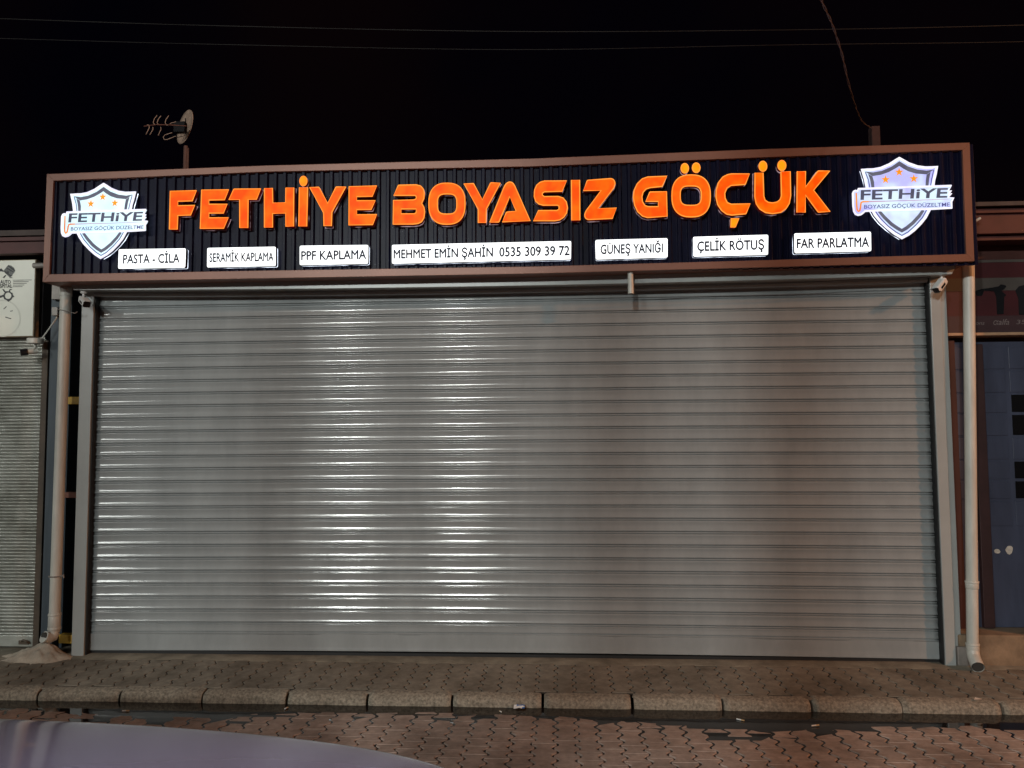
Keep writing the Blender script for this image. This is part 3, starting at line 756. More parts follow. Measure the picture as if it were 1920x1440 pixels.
# right downpipe
PRY = -0.095
pt, pb = at(1816, 490, PRY), at(1823.5, 1215, PRY)
dp = thing('downpipe', (pb.x, PRY, 0), 'white plastic downpipe right of the shutter with an open spout on the pavement', 'drain pipe')
mb = MB(); mb.tube([pb, pb+(pt-pb)*.5, pt], R_, 20); mb.build('pipe', M['pvc'], dp, smooth=True)
ax_ = (pt-pb).normalized()
for py in (1091, 1208):
    mb = MB(); c = pb+ax_*(at(1823, py, PRY).z-pb.z); ring(mb, c, R_+.007, .018); mb.build('coupling_ring', M['pvc'], dp, smooth=True)
for py in (1097, 1214):
    mb = MB(); c = pb+ax_*(at(1823, py, PRY).z-pb.z); ring(mb, c, R_+.004, .05); mb.build('socket', M['pvc'], dp, smooth=True)
mb = MB(); e0 = pb+Vector((0, 0, -.01)); e1 = Vector((pb.x-.006, PRY-.03, .045)); e2 = Vector((pb.x-.026, PRY-.115, .008))
mb.tube([e0, e0*.5+e1*.5+Vector((0, .004, -.004)), e1, e2], [R_+.002, R_+.003, R_+.003, R_+.003], 22, 0, caps=False)
dr = (e2-e1).normalized()
mb.tube([e2, e2-dr*.06], [R_-.004, R_-.004], 22, 1); mb.tube([e2-dr*.0005, e2-dr*.02], [R_+.002, R_-.003], 22, 0, caps=False)
mb.build('spout', [M['pvc'], M['mouth_dark']], dp, smooth=True)
mb = MB(); q = [at(1800, 1216, -.12), at(1842, 1214, -.12), at(1844, 1234, -.12), at(1798, 1236, -.12)]
mb.box(q[0].x, q[1].x, -.085, -.0, -.02, q[0].z+.0); mb.build('wall_bracket', M['galv'], dp, bevel=.006)

# drip pipe under the sign
a, b = at(1182, 512, -.30), at(1183, 551, -.30)
tag_ = MB(); tag_.tube([(a.x, -.30, a.z+.02), (a.x, -.30, a.z-.03), (b.x, -.302, b.z)], [.021, .021, .022], 16, 0); tag_.tube([(b.x, -.302, b.z+.001), (b.x, -.302, b.z-.0008)], .016, 16, 1)
tag(tag_.build('drip_pipe', [M['pvc'], M['mouth_dark']], smooth=True), 'short pale drip pipe hanging under the lower edge of the signboard', 'pipe stub')

# cameras
def bullet(name, base, aim, label, s=1.0, head=M['white']):
    base = Vector(base); d = Vector(aim).normalized()
    t = thing('security_camera', base, label, 'security camera', 'security cameras')
    mb = MB(); mb.tube([base, base-Vector((0, 0, .008*s)), base-Vector((0, 0, .016*s))], [.026*s, .026*s, .020*s], 18)
    mb.tube([base-Vector((0, 0, .012*s)), base-Vector((0, 0, .045*s)), base-Vector((0, 0, .055*s))+d*.02*s], [.010*s, .010*s, .012*s], 10)
    mb.build('mount', M['white'], t, smooth=True)
    c = base-Vector((0, 0, .075*s))+d*.01*s
    side = d.cross(Vector((0, 0, 1))).normalized(); up = side.cross(d).normalized()
    def P_(u, v, w): return c+d*u*s+side*v*s+up*w*s
    mb = MB()
    w_, h_ = .030, .027
    def rr(u, kx=1, kz=1):
        return [P_(u, x*kx, z*kz) for x, z in [(-w_, -h_*.6), (-w_*.7, -h_), (w_*.7, -h_), (w_, -h_*.6), (w_, h_*.6), (w_*.7, h_), (-w_*.7, h_), (-w_, h_*.6)]]
    r1, r2, r3 = rr(-.045, .9, .9), rr(-.03), rr(.085)
    vs = r1+r2+r3; fs = [tuple(range(8))]
    for q in range(2):
        for k in range(8): fs.append((q*8+k, q*8+(k+1) % 8, q*8+8+(k+1) % 8, q*8+8+k))
    mb.add(vs, fs)
    # sun hood
    hd = [P_(u, x, z) for u in (-.035, .105) for x, z in [(-w_*1.08, -h_*.2), (-w_*1.08, h_*.9), (-w_*.7, h_*1.15), (w_*.7, h_*1.15), (w_*1.08, h_*.9), (w_*1.08, -h_*.2)]]
    mb.add(hd, [(k, k+1, k+7, k+6) for k in range(5)])
    mb.build('housing', head, t)
    mb = MB(); r = rr(.086, .92, .92); mb.add(r, [tuple(range(8))])
    mb.add([P_(u, w_*1.085*sg, z*h_) for sg in (1, -1) for u, z in [(0, -.35), (.07, -.35), (.07, .35), (0, .35)]], [(0, 1, 2, 3), (4, 5, 6, 7)])
    f = mb.build('front_glass', M['black'], t, fix=False)
    mb = MB(); mb.tube([P_(.086, 0, 0), P_(.089, 0, 0)], .012*s, 14); mb.build('lens', M['glass_dark'], t, smooth=True)
    return t
b1 = at(157, 547, -.165)
bullet('a', (b1.x, -.165, b1.z), (0.62, -.55, -.40), 'white bullet security camera under the left end of the shutter box', 0.95)
b2 = at(1765, 514, -.165)
bullet('b', (b2.x, -.165, b2.z+.004), (-0.62, -.42, -.62), 'white bullet security camera under the right end of the shutter box', 0.95)

# thin black cable on the shutter box
mb = MB(); pp = []
for k, (x, y) in enumerate([(1192, 541), (1300, 535), (1420, 532), (1520, 529), (1600, 524), (1680, 522), (1745, 519)]):
    p = at(x, y, -.215); pp.append(p)
mb.tube(pp, .0035, 6); tag(mb.build('slack_cable', M['cable']), 'thin black cable sagging along the lower edge of the shutter box', 'cable')

# ================================================================== GAP LEFT OF SHUTTER
def beam(pa, pb_, Y, h, m, label):
    a, b = at(*pa, Y), at(*pb_, Y)
    mb = MB(); mb.box(a.x, b.x, Y, Y+.06, a.z-h, a.z); mb.build
    o = mb.build('cross_beam', m, bevel=.003); tag(o, label, 'steel beam', 'cross beams in the gap'); return o
beam((127, 744), (172, 744), .02, .060, M['yellow'], 'ochre steel beam high in the dark gap behind the left downpipe')
beam((121, 923), (166, 923), .02, .045, M['rust'], 'red oxide steel beam halfway up the dark gap')
beam((110, 1190), (150, 1190), -.01, .068, M['yellow'], 'ochre steel beam near the ground behind the mortar mound')
mb = MB(); mb.box(-3.66, -3.30, 0.62, 0.75, -.1, 3.0)
tag(mb.build('recess_wall', M['wall_dark']), 'dark wall at the back of the narrow gap left of the shutter', 'wall')

# ================================================================== LEFT NEIGHBOUR
LYF = 0.10
nb = thing('neighbour_shop', (-6, LYF, 0), 'old shop at the left edge with a worn galvanised shutter', 'building')
mb = MB(); mb.box(-9.5, -3.66, 0.30, 7.5, -.2, 3.2); mb.box(-9.5, -3.80, .12, .30, 2.46, 3.2); mb.build('wall', M['wall_dark'], nb)
mb = MB(); zt = at(0, 449, -.05).z; zb_ = at(0, 477, -.05).z
mb.box(-9.6, -3.56, -.05, .0, zb_+.02, zt-.015); mb.box(-9.6, -3.56, -.075, .0, zt-.02, zt+.012); mb.box(-9.6, -3.56, -.075, .0, zb_, zb_+.022)
mb.build('eave', M['eave'], nb)
mb = MB(); mb.hexa([(-9.7, -.1, zt+.015), (-3.5, -.1, zt+.015), (-3.5, 7.5, zt+1.0), (-9.7, 7.5, zt+1.0), (-9.7, -.1, zt+.06), (-3.5, -.1, zt+.06), (-3.5, 7.5, zt+1.05), (-9.7, 7.5, zt+1.05)])
mb.build('roof', M['roof'], nb)
mb = MB(); vs = []; fs = []; pz = 0.0268; zz = .085; k = 0; rows = []
while zz < 2.49:
    for dz_, y in ((0, .013), (.003, .012), (.0045, -.001), (.009, -.006), (.015, -.0075), (.021, -.005), (.0245, .001), (.0255, .012)): rows.append((zz+dz_, y))
    zz += pz
NXo = 30
for i in range(NXo+1):
    x = -8.0+(8.0-3.752)*(i/NXo)
    for z, y in rows: vs.append((x, LYF+y+.004*noise.noise((x*2, z*3, 4)), z))
n = len(rows)
for i in range(NXo):
    for j in range(n-1): k = i*n+j; fs.append((k, k+n, k+n+1, k+1))
mb.add(vs, fs); osh = mb.build('roller_shutter', M['old_shutter'], nb, smooth=True, fix=False)
mb = MB(); mb.box(-8.0, -3.755, LYF-.012, LYF+.02, -.0, .088); mb.build('bottom_bar', M['old_shutter'], osh, bevel=.004)
mb = MB()
mb.tube([(-3.86, LYF-.02, .045), (-3.83, LYF-.04, .06), (-3.80, LYF-.04, .05), (-3.79, LYF-.02, .03)], .008, 8); mb.box(-3.88, -3.80, LYF-.022, LYF-.010, .02, .05); mb.build('hasp', M['brown_frame'], osh)
mb = MB(); mb.box(-3.755, -3.705, LYF-.035, LYF+.1, -.02, 2.46); mb.build('guide_rail', M['brown_frame'], nb, bevel=.003)
mb = MB(); mb.box(-3.68, -3.585, LYF-.05, LYF+.3, -.02, 3.1); mb.box(-3.575, -3.55, LYF+.02, LYF+.3, -.02, 3.0); mb.build('steel_post', M['bluegrey'], nb, bevel=.004)
# light box AUTO HOSPITAL
BY = 0.02
q = [at(-190, 490, BY), at(67, 486, BY), at(62.5, 631, BY), at(-190, 637, BY)]
x0_, x1_, z1_, z0_ = q[0].x, .5*(q[1].x+q[2].x), q[1].z, q[2].z
lb = thing('lightbox_sign', ((x0_+x1_)/2, BY, z0_), 'unlit cream lightbox sign printed AUTO HOSPITAL at the left edge', 'sign')
mb = MB(); mb.box(x0_, x1_, BY+.004, .085, z0_, z1_); mb.build('case', M['lightbox_side'], lb, bevel=.004)
mb = MB(); mb.box(x0_+.006, x1_-.006, BY, BY+.004, z0_+.006, z1_-.006); fo = mb.build('face', M['lightbox'], lb)
K7 = crop(0, 470, 7.58)
def l7(pts, y=BY-.0015): return [at(x, yy, y) for x, yy in K7(pts)]
pm = MB()
pm.fill([l7([(118,202),(160,212),(200,245),(216,285),(196,318),(152,372),(148,378),(175,380),(175,390),(140,388),(120,365),(65,312),(50,285),(85,240)])], 1)
pm.fill([l7([(150,372),(60,302),(48,282),(76,290),(110,312),(148,345),(178,352)], BY-.0022)], 0)
pm.fill([l7([(120,205),(205,262),(215,285),(208,292),(108,222)], BY-.0022)], 0)
pm.fill([l7([(95,235),(195,300),(190,312),(85,248)], BY-.0024)], 0)
pm.fill([l7(arc(113,308,13,17,14), BY-.003)], 0)
pm.fill([l7([(-70,290),(20,250),(30,262),(38,278),(62,285),(52,300),(10,292),(-60,330)], BY-.0018)], 0)
pm.fill([l7([(74,345),(90,352),(68,378),(60,388),(35,386)])], 0)
pm.fill([l7([(180,416),(450,412),(450,419),(184,424)])], 0); pm.fill([l7([(186,438),(408,436),(408,443),(186,447)])], 0)
pm.fill([l7([(186,462),(380,460),(380,467),(186,470)])], 0); pm.fill([l7([(183,486),(348,484),(346,491),(183,494)])], 0); pm.fill([l7([(180,509),(320,507),(318,514),(180,517)])], 0)
# wrench head ring with open jaw, handle out of frame
pm.fill([l7([(30,545),(55,548),(75,575),(130,575),(125,560),(140,546),(172,546),(165,556),(142,565),(150,590),(178,600),(185,630),(205,655),(178,665),(160,695),(118,728),(88,700),(60,690),(45,655),(20,665),(-80,700),(-80,670),(0,640),(48,625),(65,595),(45,570)]), l7(arc(115,640,46,46,24))[::-1]], 0)
pm.fill([l7([(52,835),(48,828),(88,788),(94,798)])], 0); pm.fill([l7([(142,856),(180,848),(182,858),(146,866)])], 0); pm.fill([l7([(78,938),(162,962),(156,974),(74,950)])], 0)
pm.fill([l7(arc(40,960,255,265,48), BY-.0012), l7(arc(40,960,235,245,48), BY-.0012)[::-1]], 2)
text_on(pm, 'AUTO', l7([(4,420),(152,420),(152,470),(4,470)]), 0.0, 0, 0.025)
text_on(pm, 'HOSPITAL', l7([(-92,480),(172,478),(172,526),(-92,530)]), 0.0, 0, 0.025)
pm.build('print', [M['ink'], M['ink2'], M['ink3']], fo, fix=False)
mb = MB(); a = at(70, 498, .0); mb.tube([(a.x-.03, -.0, a.z), (a.x+.10, -.0, a.z)], .022, 14); mb.build('wall_tube', M['galv'], lb, smooth=True)
# dome-base camera under the lightbox
c = at(66, 640, -.04)
t = thing('security_camera', c, 'grimy bullet camera with a black hood under the cream lightbox', 'security camera', 'security cameras')
mb = MB(); mb.tube([c+Vector((0, 0, .022)), c+Vector((0, 0, .018)), c+Vector((0, 0, -.018)), c+Vector((0, 0, -.022))], [.058, .060, .058, .045], 22); mb.build('junction_box', M['pvc'], t, smooth=True)
mb = MB(); mb.tube([c+Vector((.0, 0, -.02)), c+Vector((0.005, -.005, -.05)), c+Vector((-.005, -.02, -.075))], [.012, .010, .012], 10); mb.build('mount', M['pvc'], t, smooth=True)
mb = MB(); h0 = c+Vector((.0, .0, -.078)); hd = Vector((-.62, -.55, -.16)).normalized()
mb.tube([h0-hd*.02, h0+hd*.05], .022, 16); mb.build('housing', M['pvc'], t, smooth=True)
mb = MB(); mb.tube([h0+hd*.05, h0+hd*.062, h0+hd*.10], [.026, .028, .027], 18); mb.build('hood', M['black'], t, smooth=True)
mb = MB(); p0 = c+Vector((.05, 0, .015)); p3 = at(105, 585, .02)
mb.tube([p0, p0+Vector((.03, .01, .05)), p0+Vector((.085, .02, .14)), Vector((p3.x, .03, p3.z-.05)), Vector((p3.x, .03, p3.z+.03))], .006, 8); mb.build('lead', M['pvc'], t, smooth=True)
mb = MB(); a = at(109, 585, .04); mb.box(a.x-.03, a.x+.02, .0, .05, a.z-.035, a.z+.035)
tag(mb.build('junction_box', M['galv'], bevel=.004), 'small grey junction box behind the left downpipe below the signboard', 'junction box')
mb = MB(); a = at(109, 542, .03); mb.box(a.x-.035, a.x+.06, .0, .06, a.z-.09, a.z+.10)
tag(mb.build('wall_box', M['galv'], bevel=.004), 'grey metal box tucked behind the top of the left downpipe', 'metal box')

# ================================================================== RIGHT NEIGHBOUR
RYF = 0.15
nb = thing('neighbour_shop', (6, RYF, 0), 'neighbouring shop at the right edge with a maroon wall and eave', 'building')
mb = MB(); mb.box(3.36, 9.5, .22, 7.5, -.2, 3.12); mb.box(3.36, 3.49, .12, .22, -.2, 2.37); mb.build('wall', M['maroon'], nb)
mb = MB(); a = at(1832, 398, .0)
mb.box(3.56, 9.6, -.02, .03, a.z-.17, a.z-.02); mb.box(3.54, 9.6, -.05, .05, a.z-.02, a.z+.015); mb.box(3.60, 9.6, .03, .3, a.z-.21, a.z-.18)
mb.build('eave', M['eave'], nb)
mb = MB(); mb.hexa([(3.52, -.1, a.z+.02), (9.7, -.1, a.z+.02), (9.7, 7.5, a.z+1.0), (3.52, 7.5, a.z+1.0), (3.52, -.1, a.z+.05), (9.7, -.1, a.z+.05), (9.7, 7.5, a.z+1.05), (3.52, 7.5, a.z+1.05)])
mb.build('roof', M['roof'], nb)
mb = MB(); z1_ = at(1850, 626, .10).z
vs = []
mb.box(3.34, 4.118, .06, .22, z1_-.016, z1_+.006); mb.build('ledge', M['ledge'], nb, bevel=.003)
mb = MB(); mb.box(3.34, 9.4, -.06, .22, -.03, .195)
mb.build('threshold', mat('brown_cement_step', (0.22, 0.15, 0.095), 0.95, var=0.35, vscale=5, bump=.003), nb, bevel=.01)
mb = MB(); mb.box(4.12, 4.40, -.24, .22, .195, 3.14); mb.build('shade_pier', M['maroon'], nb, bevel=.008)  # unseen pier added to keep the sodium light off door and banner
# blue door with framed panels
dz0, dz1 = .20, 2.36; dx0, dx1 = 3.49, 4.118
door = MB(); door.box(dx0, dx1, RYF+.01, RYF+.06, dz0, dz1)
dr = door.build('metal_door', M['blue_door'], nb)
cols_ = [(3.505, 3.665), (3.70, 3.875), (3.905, 4.10)]
zs = [(2.15, 2.32), (1.97, 2.13), (1.815, 1.955), (1.64, 1.80), (1.46, 1.62), (1.31, 1.445), (1.16, 1.295), (.955, 1.14)]
mb = MB(); pn = []
for ci, (xa, xb_) in enumerate(cols_):
    for zi, (za, zb2) in enumerate(zs):
        if ci == 2 and zi in (2, 3, 5, 6): pn.append((xa, xb_, za, zb2)); continue
        mb.box(xa, xb_, RYF+.003, RYF+.012, za, zb2)
mb.build('door_panels', M['blue_door'], dr, bevel=.003)
for q in pn:
    mb = MB(); mb.box(q[0]+.008, q[1]-.008, RYF+.006, RYF+.011, q[2]+.004, q[3]-.004); mb.build('window_pane', M['glass_dark'], dr)
mb = MB(); mb.box(3.62, 3.70, RYF-.03, RYF+.012, dz0, dz1-.02); mb.build('door_stile', mat('maroon_door_stile', (.045, .018, .018), .6, var=.2), dr, bevel=.004)
for (x, z, w, h) in ((3.755, .765, .045, .035), (3.845, .775, .05, .06)):
    lp = [(x+w*.5*math.cos(k*PI/6)*(1+.35*noise.noise((k, x*9, 1))), RYF+.004, z+h*.5*math.sin(k*PI/6)*(1+.35*noise.noise((k, x*9, 2)))) for k in range(12)]
    mb = MB(); mb.slab([lp], RYF+.004, RYF+.02); mb.build('bare_patch', M['chip'], dr, fix=False)
# banner above the ledge
BNY = .13
bn = thing('shop_banner', (4.5, BNY, z1_), 'dim red and grey printed shop banner above the blue door, mostly in shade', 'banner')
def rz(py): return at(1870, py, BNY).z
mb = MB(); mb.box(3.40, 4.118, BNY, BNY+.02, z1_+.008, rz(486)); bs = mb.build('backing', M['maroon_banner'], bn)
mb = MB(); mb.box(3.40, 4.118, BNY-.003, BNY, rz(545), rz(521)); mb.box(3.40, 4.118, BNY-.004, BNY, rz(492), rz(487)); mb.build('grey_band', M['pale_banner'], bn)
mb = MB(); mb.box(3.40, 4.118, BNY-.003, BNY, z1_+.01, rz(592)); st = mb.build('lower_strip', M['strip_banner'], bn)
K8 = crop(1760, 480, 8.0)
def l8(pts, y): return [at(x, yy, y) for x, yy in K8(pts)]
for w_, q_ in (('ons', [(560,975),(690,975),(680,1032),(550,1032)]), ('αalfa', [(815,950),(1060,945),(1055,1030),(815,1032)]), ('35', [(1170,960),(1300,955),(1300,1018),(1165,1022)])):
    mb = MB(); text_on(mb, w_, l8(q_, BNY-.005), 0.0, shear=.06); mb.build('lettering', M['strip_ink'], st, fix=False)
mb = MB(); tools = [
 [(545,525),(640,495),(760,480),(900,455),(930,425),(1000,440),(1015,455),(985,500),(945,520),(985,560),(1015,590),(985,610),(975,870),(875,875),(862,610),(830,530),(680,520),(660,580),(640,600),(575,600),(545,560)],
 [(1150,520),(1200,455),(1300,430),(1400,440),(1400,890),(1205,880),(1195,640)]]
for tl_ in tools: mb.fill([l8(tl_, BNY-.004)])
mb.build('printed_tools', M['black'], bn, fix=False)
# stick poking out beside sign
a, b = at(1823, 418, -.1), at(1838, 409, -.1); mb = MB(); mb.tube([(3.40, -.1, a.z-.004), a, b], .010, 8)
tag(mb.build('conduit_stub', M['pvc'], smooth=True), 'short pale conduit stub poking out beside the upper right frame', 'pipe stub')

# ================================================================== ROOF THINGS
DYY = 4.2
m0 = at(348, 330, DYY); mc = at(347, 238, DYY)
ant = thing('satellite_dish', (m0.x, DYY, 3.55), 'small tarnished satellite dish seen edge-on above the signboard', 'satellite dish')
mb = MB(); s_m = at(350, 274, DYY)
mb.tube([(m0.x-.01, DYY, 3.5), (s_m.x-.01, DYY, s_m.z)], .030, 12); mb.tube([(m0.x+.035, DYY, 3.5), (s_m.x+.02, DYY, s_m.z-.03)], .014, 8); mb.tube([(m0.x-.04, DYY, 3.5), (s_m.x-.03, DYY, s_m.z)], .006, 6)
mb.build('mast', M['wood_post'], ant)
n_ = Vector((-.62, -.80, .14)).normalized(); side = n_.cross(Vector((0, 0, 1))).normalized(); upv = side.cross(n_).normalized()
RD = .25; vs = []; fs = []; NR, NA = 6, 32
ctr = Vector((mc.x, DYY, mc.z))
vs.append(tuple(ctr-n_*.05))
for r in range(1, NR+1):
    for k in range(NA):
        a = 2*PI*k/NA; t = r/NR; vs.append(tuple(ctr+(side*math.cos(a)*.88+upv*math.sin(a))*RD*t+n_*(.05*t*t-.05)))
for k in range(NA): fs.append((0, 1+k, 1+(k+1) % NA))
for r in range(NR-1):
    for k in range(NA): a = 1+r*NA+k; b_ = 1+r*NA+(k+1) % NA; fs.append((a, a+NA, b_+NA, b_))
mb = MB(); mb.add(vs, fs); dsh = mb.build('dish', M['dish'], ant, smooth=True, fix=False); sd = dsh.modifiers.new('Solid', 'SOLIDIFY'); sd.thickness = .006
mb = MB(); p = at(348, 222, DYY-.25); mb.tube([(p.x, DYY-.25, p.z), (p.x+.005, DYY-.25, p.z-.22)], .008, 8); mb.box(p.x-.14, p.x+.01, DYY-.30, DYY-.22, p.z-.20, p.z-.06); mb.build('feed_box', M['black'], ant)
ay_ = DYY-.3
KA = crop(230, 180, 9.6)
def la(x, y): q = KA([(x, y)])[0]; return at(*q, ay_)
yg = thing('aerial', la(1100, 560), 'wiry rooftop aerial with curved rods in front of the dish', 'aerial')
mb = MB(); mb.tube([la(380, 545), la(600, 515), la(850, 520), la(1150, 540)], .006, 6); mb.build('boom', M['rust'], yg)
for pts in ([(620,350),(570,410),(550,480),(580,520)], [(690,355),(640,420),(620,480),(640,510)], [(830,355),(780,420),(765,480),(790,525),(860,520)],
            [(440,520),(475,525),(480,570),(420,690)], [(545,560),(545,600),(490,700)], [(685,560),(690,600),(640,710)], [(960,465),(880,485),(850,500)], [(890,660),(760,700),(730,740),(750,785),(800,785),(960,720)]):
    mb = MB(); mb.tube([la(*p) for p in pts], .0048, 6); mb.build('rod', M['dish'], yg, smooth=True)
a, b = at(1634, 236, 1.0), at(1650, 236, 1.0)
mb = MB(); mb.box(a.x, b.x, 1.0, 1.08, 3.4, a.z); tag(mb.build('roof_post', mat('dark_old_post', (.05, .022, .02), .9, var=.3), bevel=.006), 'dark stub post standing on the roof behind the signboard', 'post')
# twisted service cable
cp_ = [at(1534, -30, -2.2), at(1541, 2, -2.0), at(1560, 45, -1.6), at(1578, 100, -1.1), at(1592, 160, -.5), at(1606, 205, .2), at(1617, 228, .6), at(1634, 240, .98)]
tag_c = MB()
dense = []
for i in range(len(cp_)-1):
    p0, p1, p2, p3 = cp_[max(i-1, 0)], cp_[i], cp_[i+1], cp_[min(i+2, len(cp_)-1)]
    for k in range(24):
        t = k/24; dense.append(0.5*((2*p1)+(p2-p0)*t+(2*p0-5*p1+4*p2-p3)*t*t+(3*p1-p0-3*p2+p3)*t**3))
for ph in (0, PI):
    tag_c.tube([p+Vector((math.cos(i*.30+ph), math.sin(i*.30+ph)*.4, math.sin(i*.30+ph)*.9))*.0042 for i, p in enumerate(dense)], .0034, 6)
tag(tag_c.build('twisted_cable', M['cable_pale'], smooth=True), 'pale twisted service cable dropping from the sky to the roof post', 'cable')
for lab, pts, rr_ in (('upper of two faint wires crossing the night sky', [(-500, 18), (0, 35), (400, 48), (960, 59), (1480, 56), (1920, 47), (2400, 30)], .005),
                 ('lower of two faint wires crossing the night sky', [(-500, 58), (0, 72), (400, 83), (960, 93), (1480, 84), (1920, 78), (2400, 62)], .004)):
    P3 = [at(x, y, 1.6) for x, y in pts]; dn = []
    for i in range(len(P3)-1):
        p0, p1, p2, p3 = P3[max(i-1, 0)], P3[i], P3[i+1], P3[min(i+2, len(P3)-1)]
        for k in range(8):
            t = k/8; dn.append(0.5*((2*p1)+(p2-p0)*t+(2*p0-5*p1+4*p2-p3)*t*t+(3*p1-p0-3*p2+p3)*t**3))
    mb = MB(); mb.tube(dn+[P3[-1]], rr_, 6); tag(mb.build('overhead_wire', M['cable'], smooth=True), lab, 'wire', 'wires across the sky')

# ================================================================== LITTER
def butt(px, py, Z, L, ang, label):
    p = atz(px, py, Z); d = Vector((math.cos(ang), math.sin(ang), 0))
    mb = MB(); mb.tube([p+Vector((0, 0, .004)), p+d*L*.6+Vector((0, 0, .004))], .004, 8, 0); mb.tube([p+d*L*.6+Vector((0, 0, .004)), p+d*L+Vector((0, 0, .004))], .0041, 8, 1)
    tag(mb.build('cigarette_butt', [M['litter'], M['filter']]), label, 'cigarette butt', 'cigarette butts in the gutter')
butt(229, 1334, PUD+.002, .045, .1, 'white cigarette butt at the puddle edge, leftmost in the gutter')
butt(534, 1330, PUD+.004, .03, 1.2, 'white cigarette butt standing just off the kerb, left of centre')
butt(1381, 1349, PUD+.002, .05, -.6, 'cigarette butt floating mid puddle, the dimmer of the right pair')
butt(1522, 1362, PUD+.004, .05, .3, 'bright cigarette butt where puddle meets paving, rightmost in the gutter')
butt(940, 1336, PUD+.004, .02, 2.2, 'tiny white stub just left of the crumpled blue and white wrapper')
p = atz(972, 1328, PUD+.01)
mb = MB(); vs = []; fs = []
for i in range(5):
    for j in range(4): vs.append((p.x-.03+.018*i+.004*noise.noise((i, j, 1)), p.y-.02+.012*j, p.z+.015*abs(noise.noise((i*.9, j*.9, 4)))+.012*(j/3)+.004))
for i in range(4):
    for j in range(3): k = i*4+j; fs.append((k, k+4, k+5, k+1))
for i, f in enumerate(fs): mb.add([vs[q] for q in f], [(0, 1, 2, 3)], 1 if i in (5, 8, 9, 11) else 0)
tag(mb.build('wrapper', [M['litter'], M['litter_blue']], fix=False), 'crumpled blue and white wrapper lying against the kerb', 'litter')
p = atz(1834, 1313, -.045); mb = MB(); mb.add([(p.x-.03, p.y-.01, p.z+.006), (p.x+.01, p.y-.018, p.z+.012), (p.x+.03, p.y+.004, p.z+.006), (p.x-.01, p.y+.016, p.z+.014)], [(0, 1, 2), (0, 2, 3)])
tag(mb.build('paper_scrap', M['chip'], fix=False), 'pale paper scrap on the kerb below the right downpipe', 'litter')

# ================================================================== PARKED CAR
car = thing('parked_car', (-1.7, -4.82, -.02), 'silver lavender parked car, only its bonnet showing at the lower left', 'car')
CAR_D = Vector((0.12, 0.07, 0.024))
CYC = -4.86
# stations: x, half width at sill, half width at belt, belt z, half width at top edge, top edge z, crown z
ST = [(0.37, .50, .56, .52, .44, .60, .60), (0.34, .58, .68, .60, .56, .70, .712), (0.25, .66, .78, .68, .68, .790, .815), (0.08, .72, .83, .74, .74, .848, .885),
      (-0.15, .76, .86, .78, .775, .882, .930), (-0.45, .79, .875, .81, .79, .903, .960), (-0.78, .80, .88, .83, .80, .916, .985), (-1.15, .80, .88, .84, .80, .925, .995), (-1.7, .80, .88, .85, .80, .930, .995),
      (-2.2, .80, .88, .86, .80, .935, .99), (-3.2, .80, .88, .87, .80, .945, .99), (-3.8, .79, .875, .88, .80, .955, .99), (-4.2, .74, .84, .86, .76, .94, .97), (-4.42, .66, .76, .78, .70, .86, .88)]
def section(s):
    x, a, b, zb__, c, zt_, zc = s
    half = [(a*.90, .20), (a, .26), (b*.985, .45), (b, zb__-.12), (b*.99, zb__-.03), (c+(b-c)*.55, zb__+(zt_-zb__)*.55), (c, zt_), (c*.82, zt_+(zc-zt_)*.45), (c*.45, zt_+(zc-zt_)*.86), (0, zc)]
    return [(x, CYC-y, z) for y, z in half]+[(x, CYC+y, z) for y, z in reversed(half[:-1])]
secs = [section(s) for s in ST]; n = len(secs[0])
body = MB(); bon = MB()
allv = [p for s in secs for p in s]
bf = []; hf = []
for i in range(len(secs)-1):
    for k in range(n-1):
        f = (i*n+k, i*n+k+1, i*n+n+k+1, i*n+n+k)
        if 6 <= k < n-7 and 2 <= i < 7: hf.append(f)
        else: bf.append(f)
    bf.append((i*n+n-1, i*n, i*n+n, i*n+n+n-1))
bf += [tuple(range(n)), tuple(range((len(secs)-1)*n, len(secs)*n))]
bf += hf
body.add(allv, bf)
bo = body.build('body', M['paint'], car, smooth=True)
ss = bo.modifiers.new('Sub', 'SUBSURF'); ss.levels = 2; ss.render_levels = 2
bo.data.set_sharp_from_angle(angle=math.radians(80))
# greenhouse
GH = [(-1.65, .70, .98, .985), (-2.3, .60, 1.36, 1.385), (-2.65, .585, 1.42, 1.445), (-3.3, .585, 1.42, 1.445), (-3.75, .60, 1.34, 1.365), (-4.25, .70, .96, .97)]
mb = MB(); vs = []; fs = []
for x, w, z, zc in GH: vs += [(x, CYC-.76, min(.95, z)), (x, CYC-w, z), (x, CYC, zc), (x, CYC+w, z), (x, CYC+.76, min(.95, z))]
for i in range(len(GH)-1):
    for k in range(4): q = i*5+k; fs.append((q, q+1, q+6, q+5))
mb.add(vs, fs); mb.build('windows', M['car_glass'], car, fix=True)
mb = MB(); vs = []; fs = []
for x, w, z, zc in GH[1:5]: vs += [(x, CYC-w-.012, z-.03), (x, CYC-w*.9, z+.018), (x, CYC, zc+.022), (x, CYC+w*.9, z+.018), (x, CYC+w+.012, z-.03)]
for i in range(3):
    for k in range(4): q = i*5+k; fs.append((q, q+1, q+6, q+5))
mb.add(vs, fs); mb.build('roof', M['paint'], car, smooth=True)
for sg in (-1, 1):
    for xa, za, xb_, zb2 in ((-1.68, .96, -2.31, 1.39), (-2.95, .95, -3.0, 1.42), (-4.22, .96, -3.73, 1.37)):
        mb = MB(); mb.tube([(xa, CYC+sg*.755, za), (xb_, CYC+sg*.60, zb2)], .028, 8); mb.build('pillar', M['paint'], car, smooth=True)
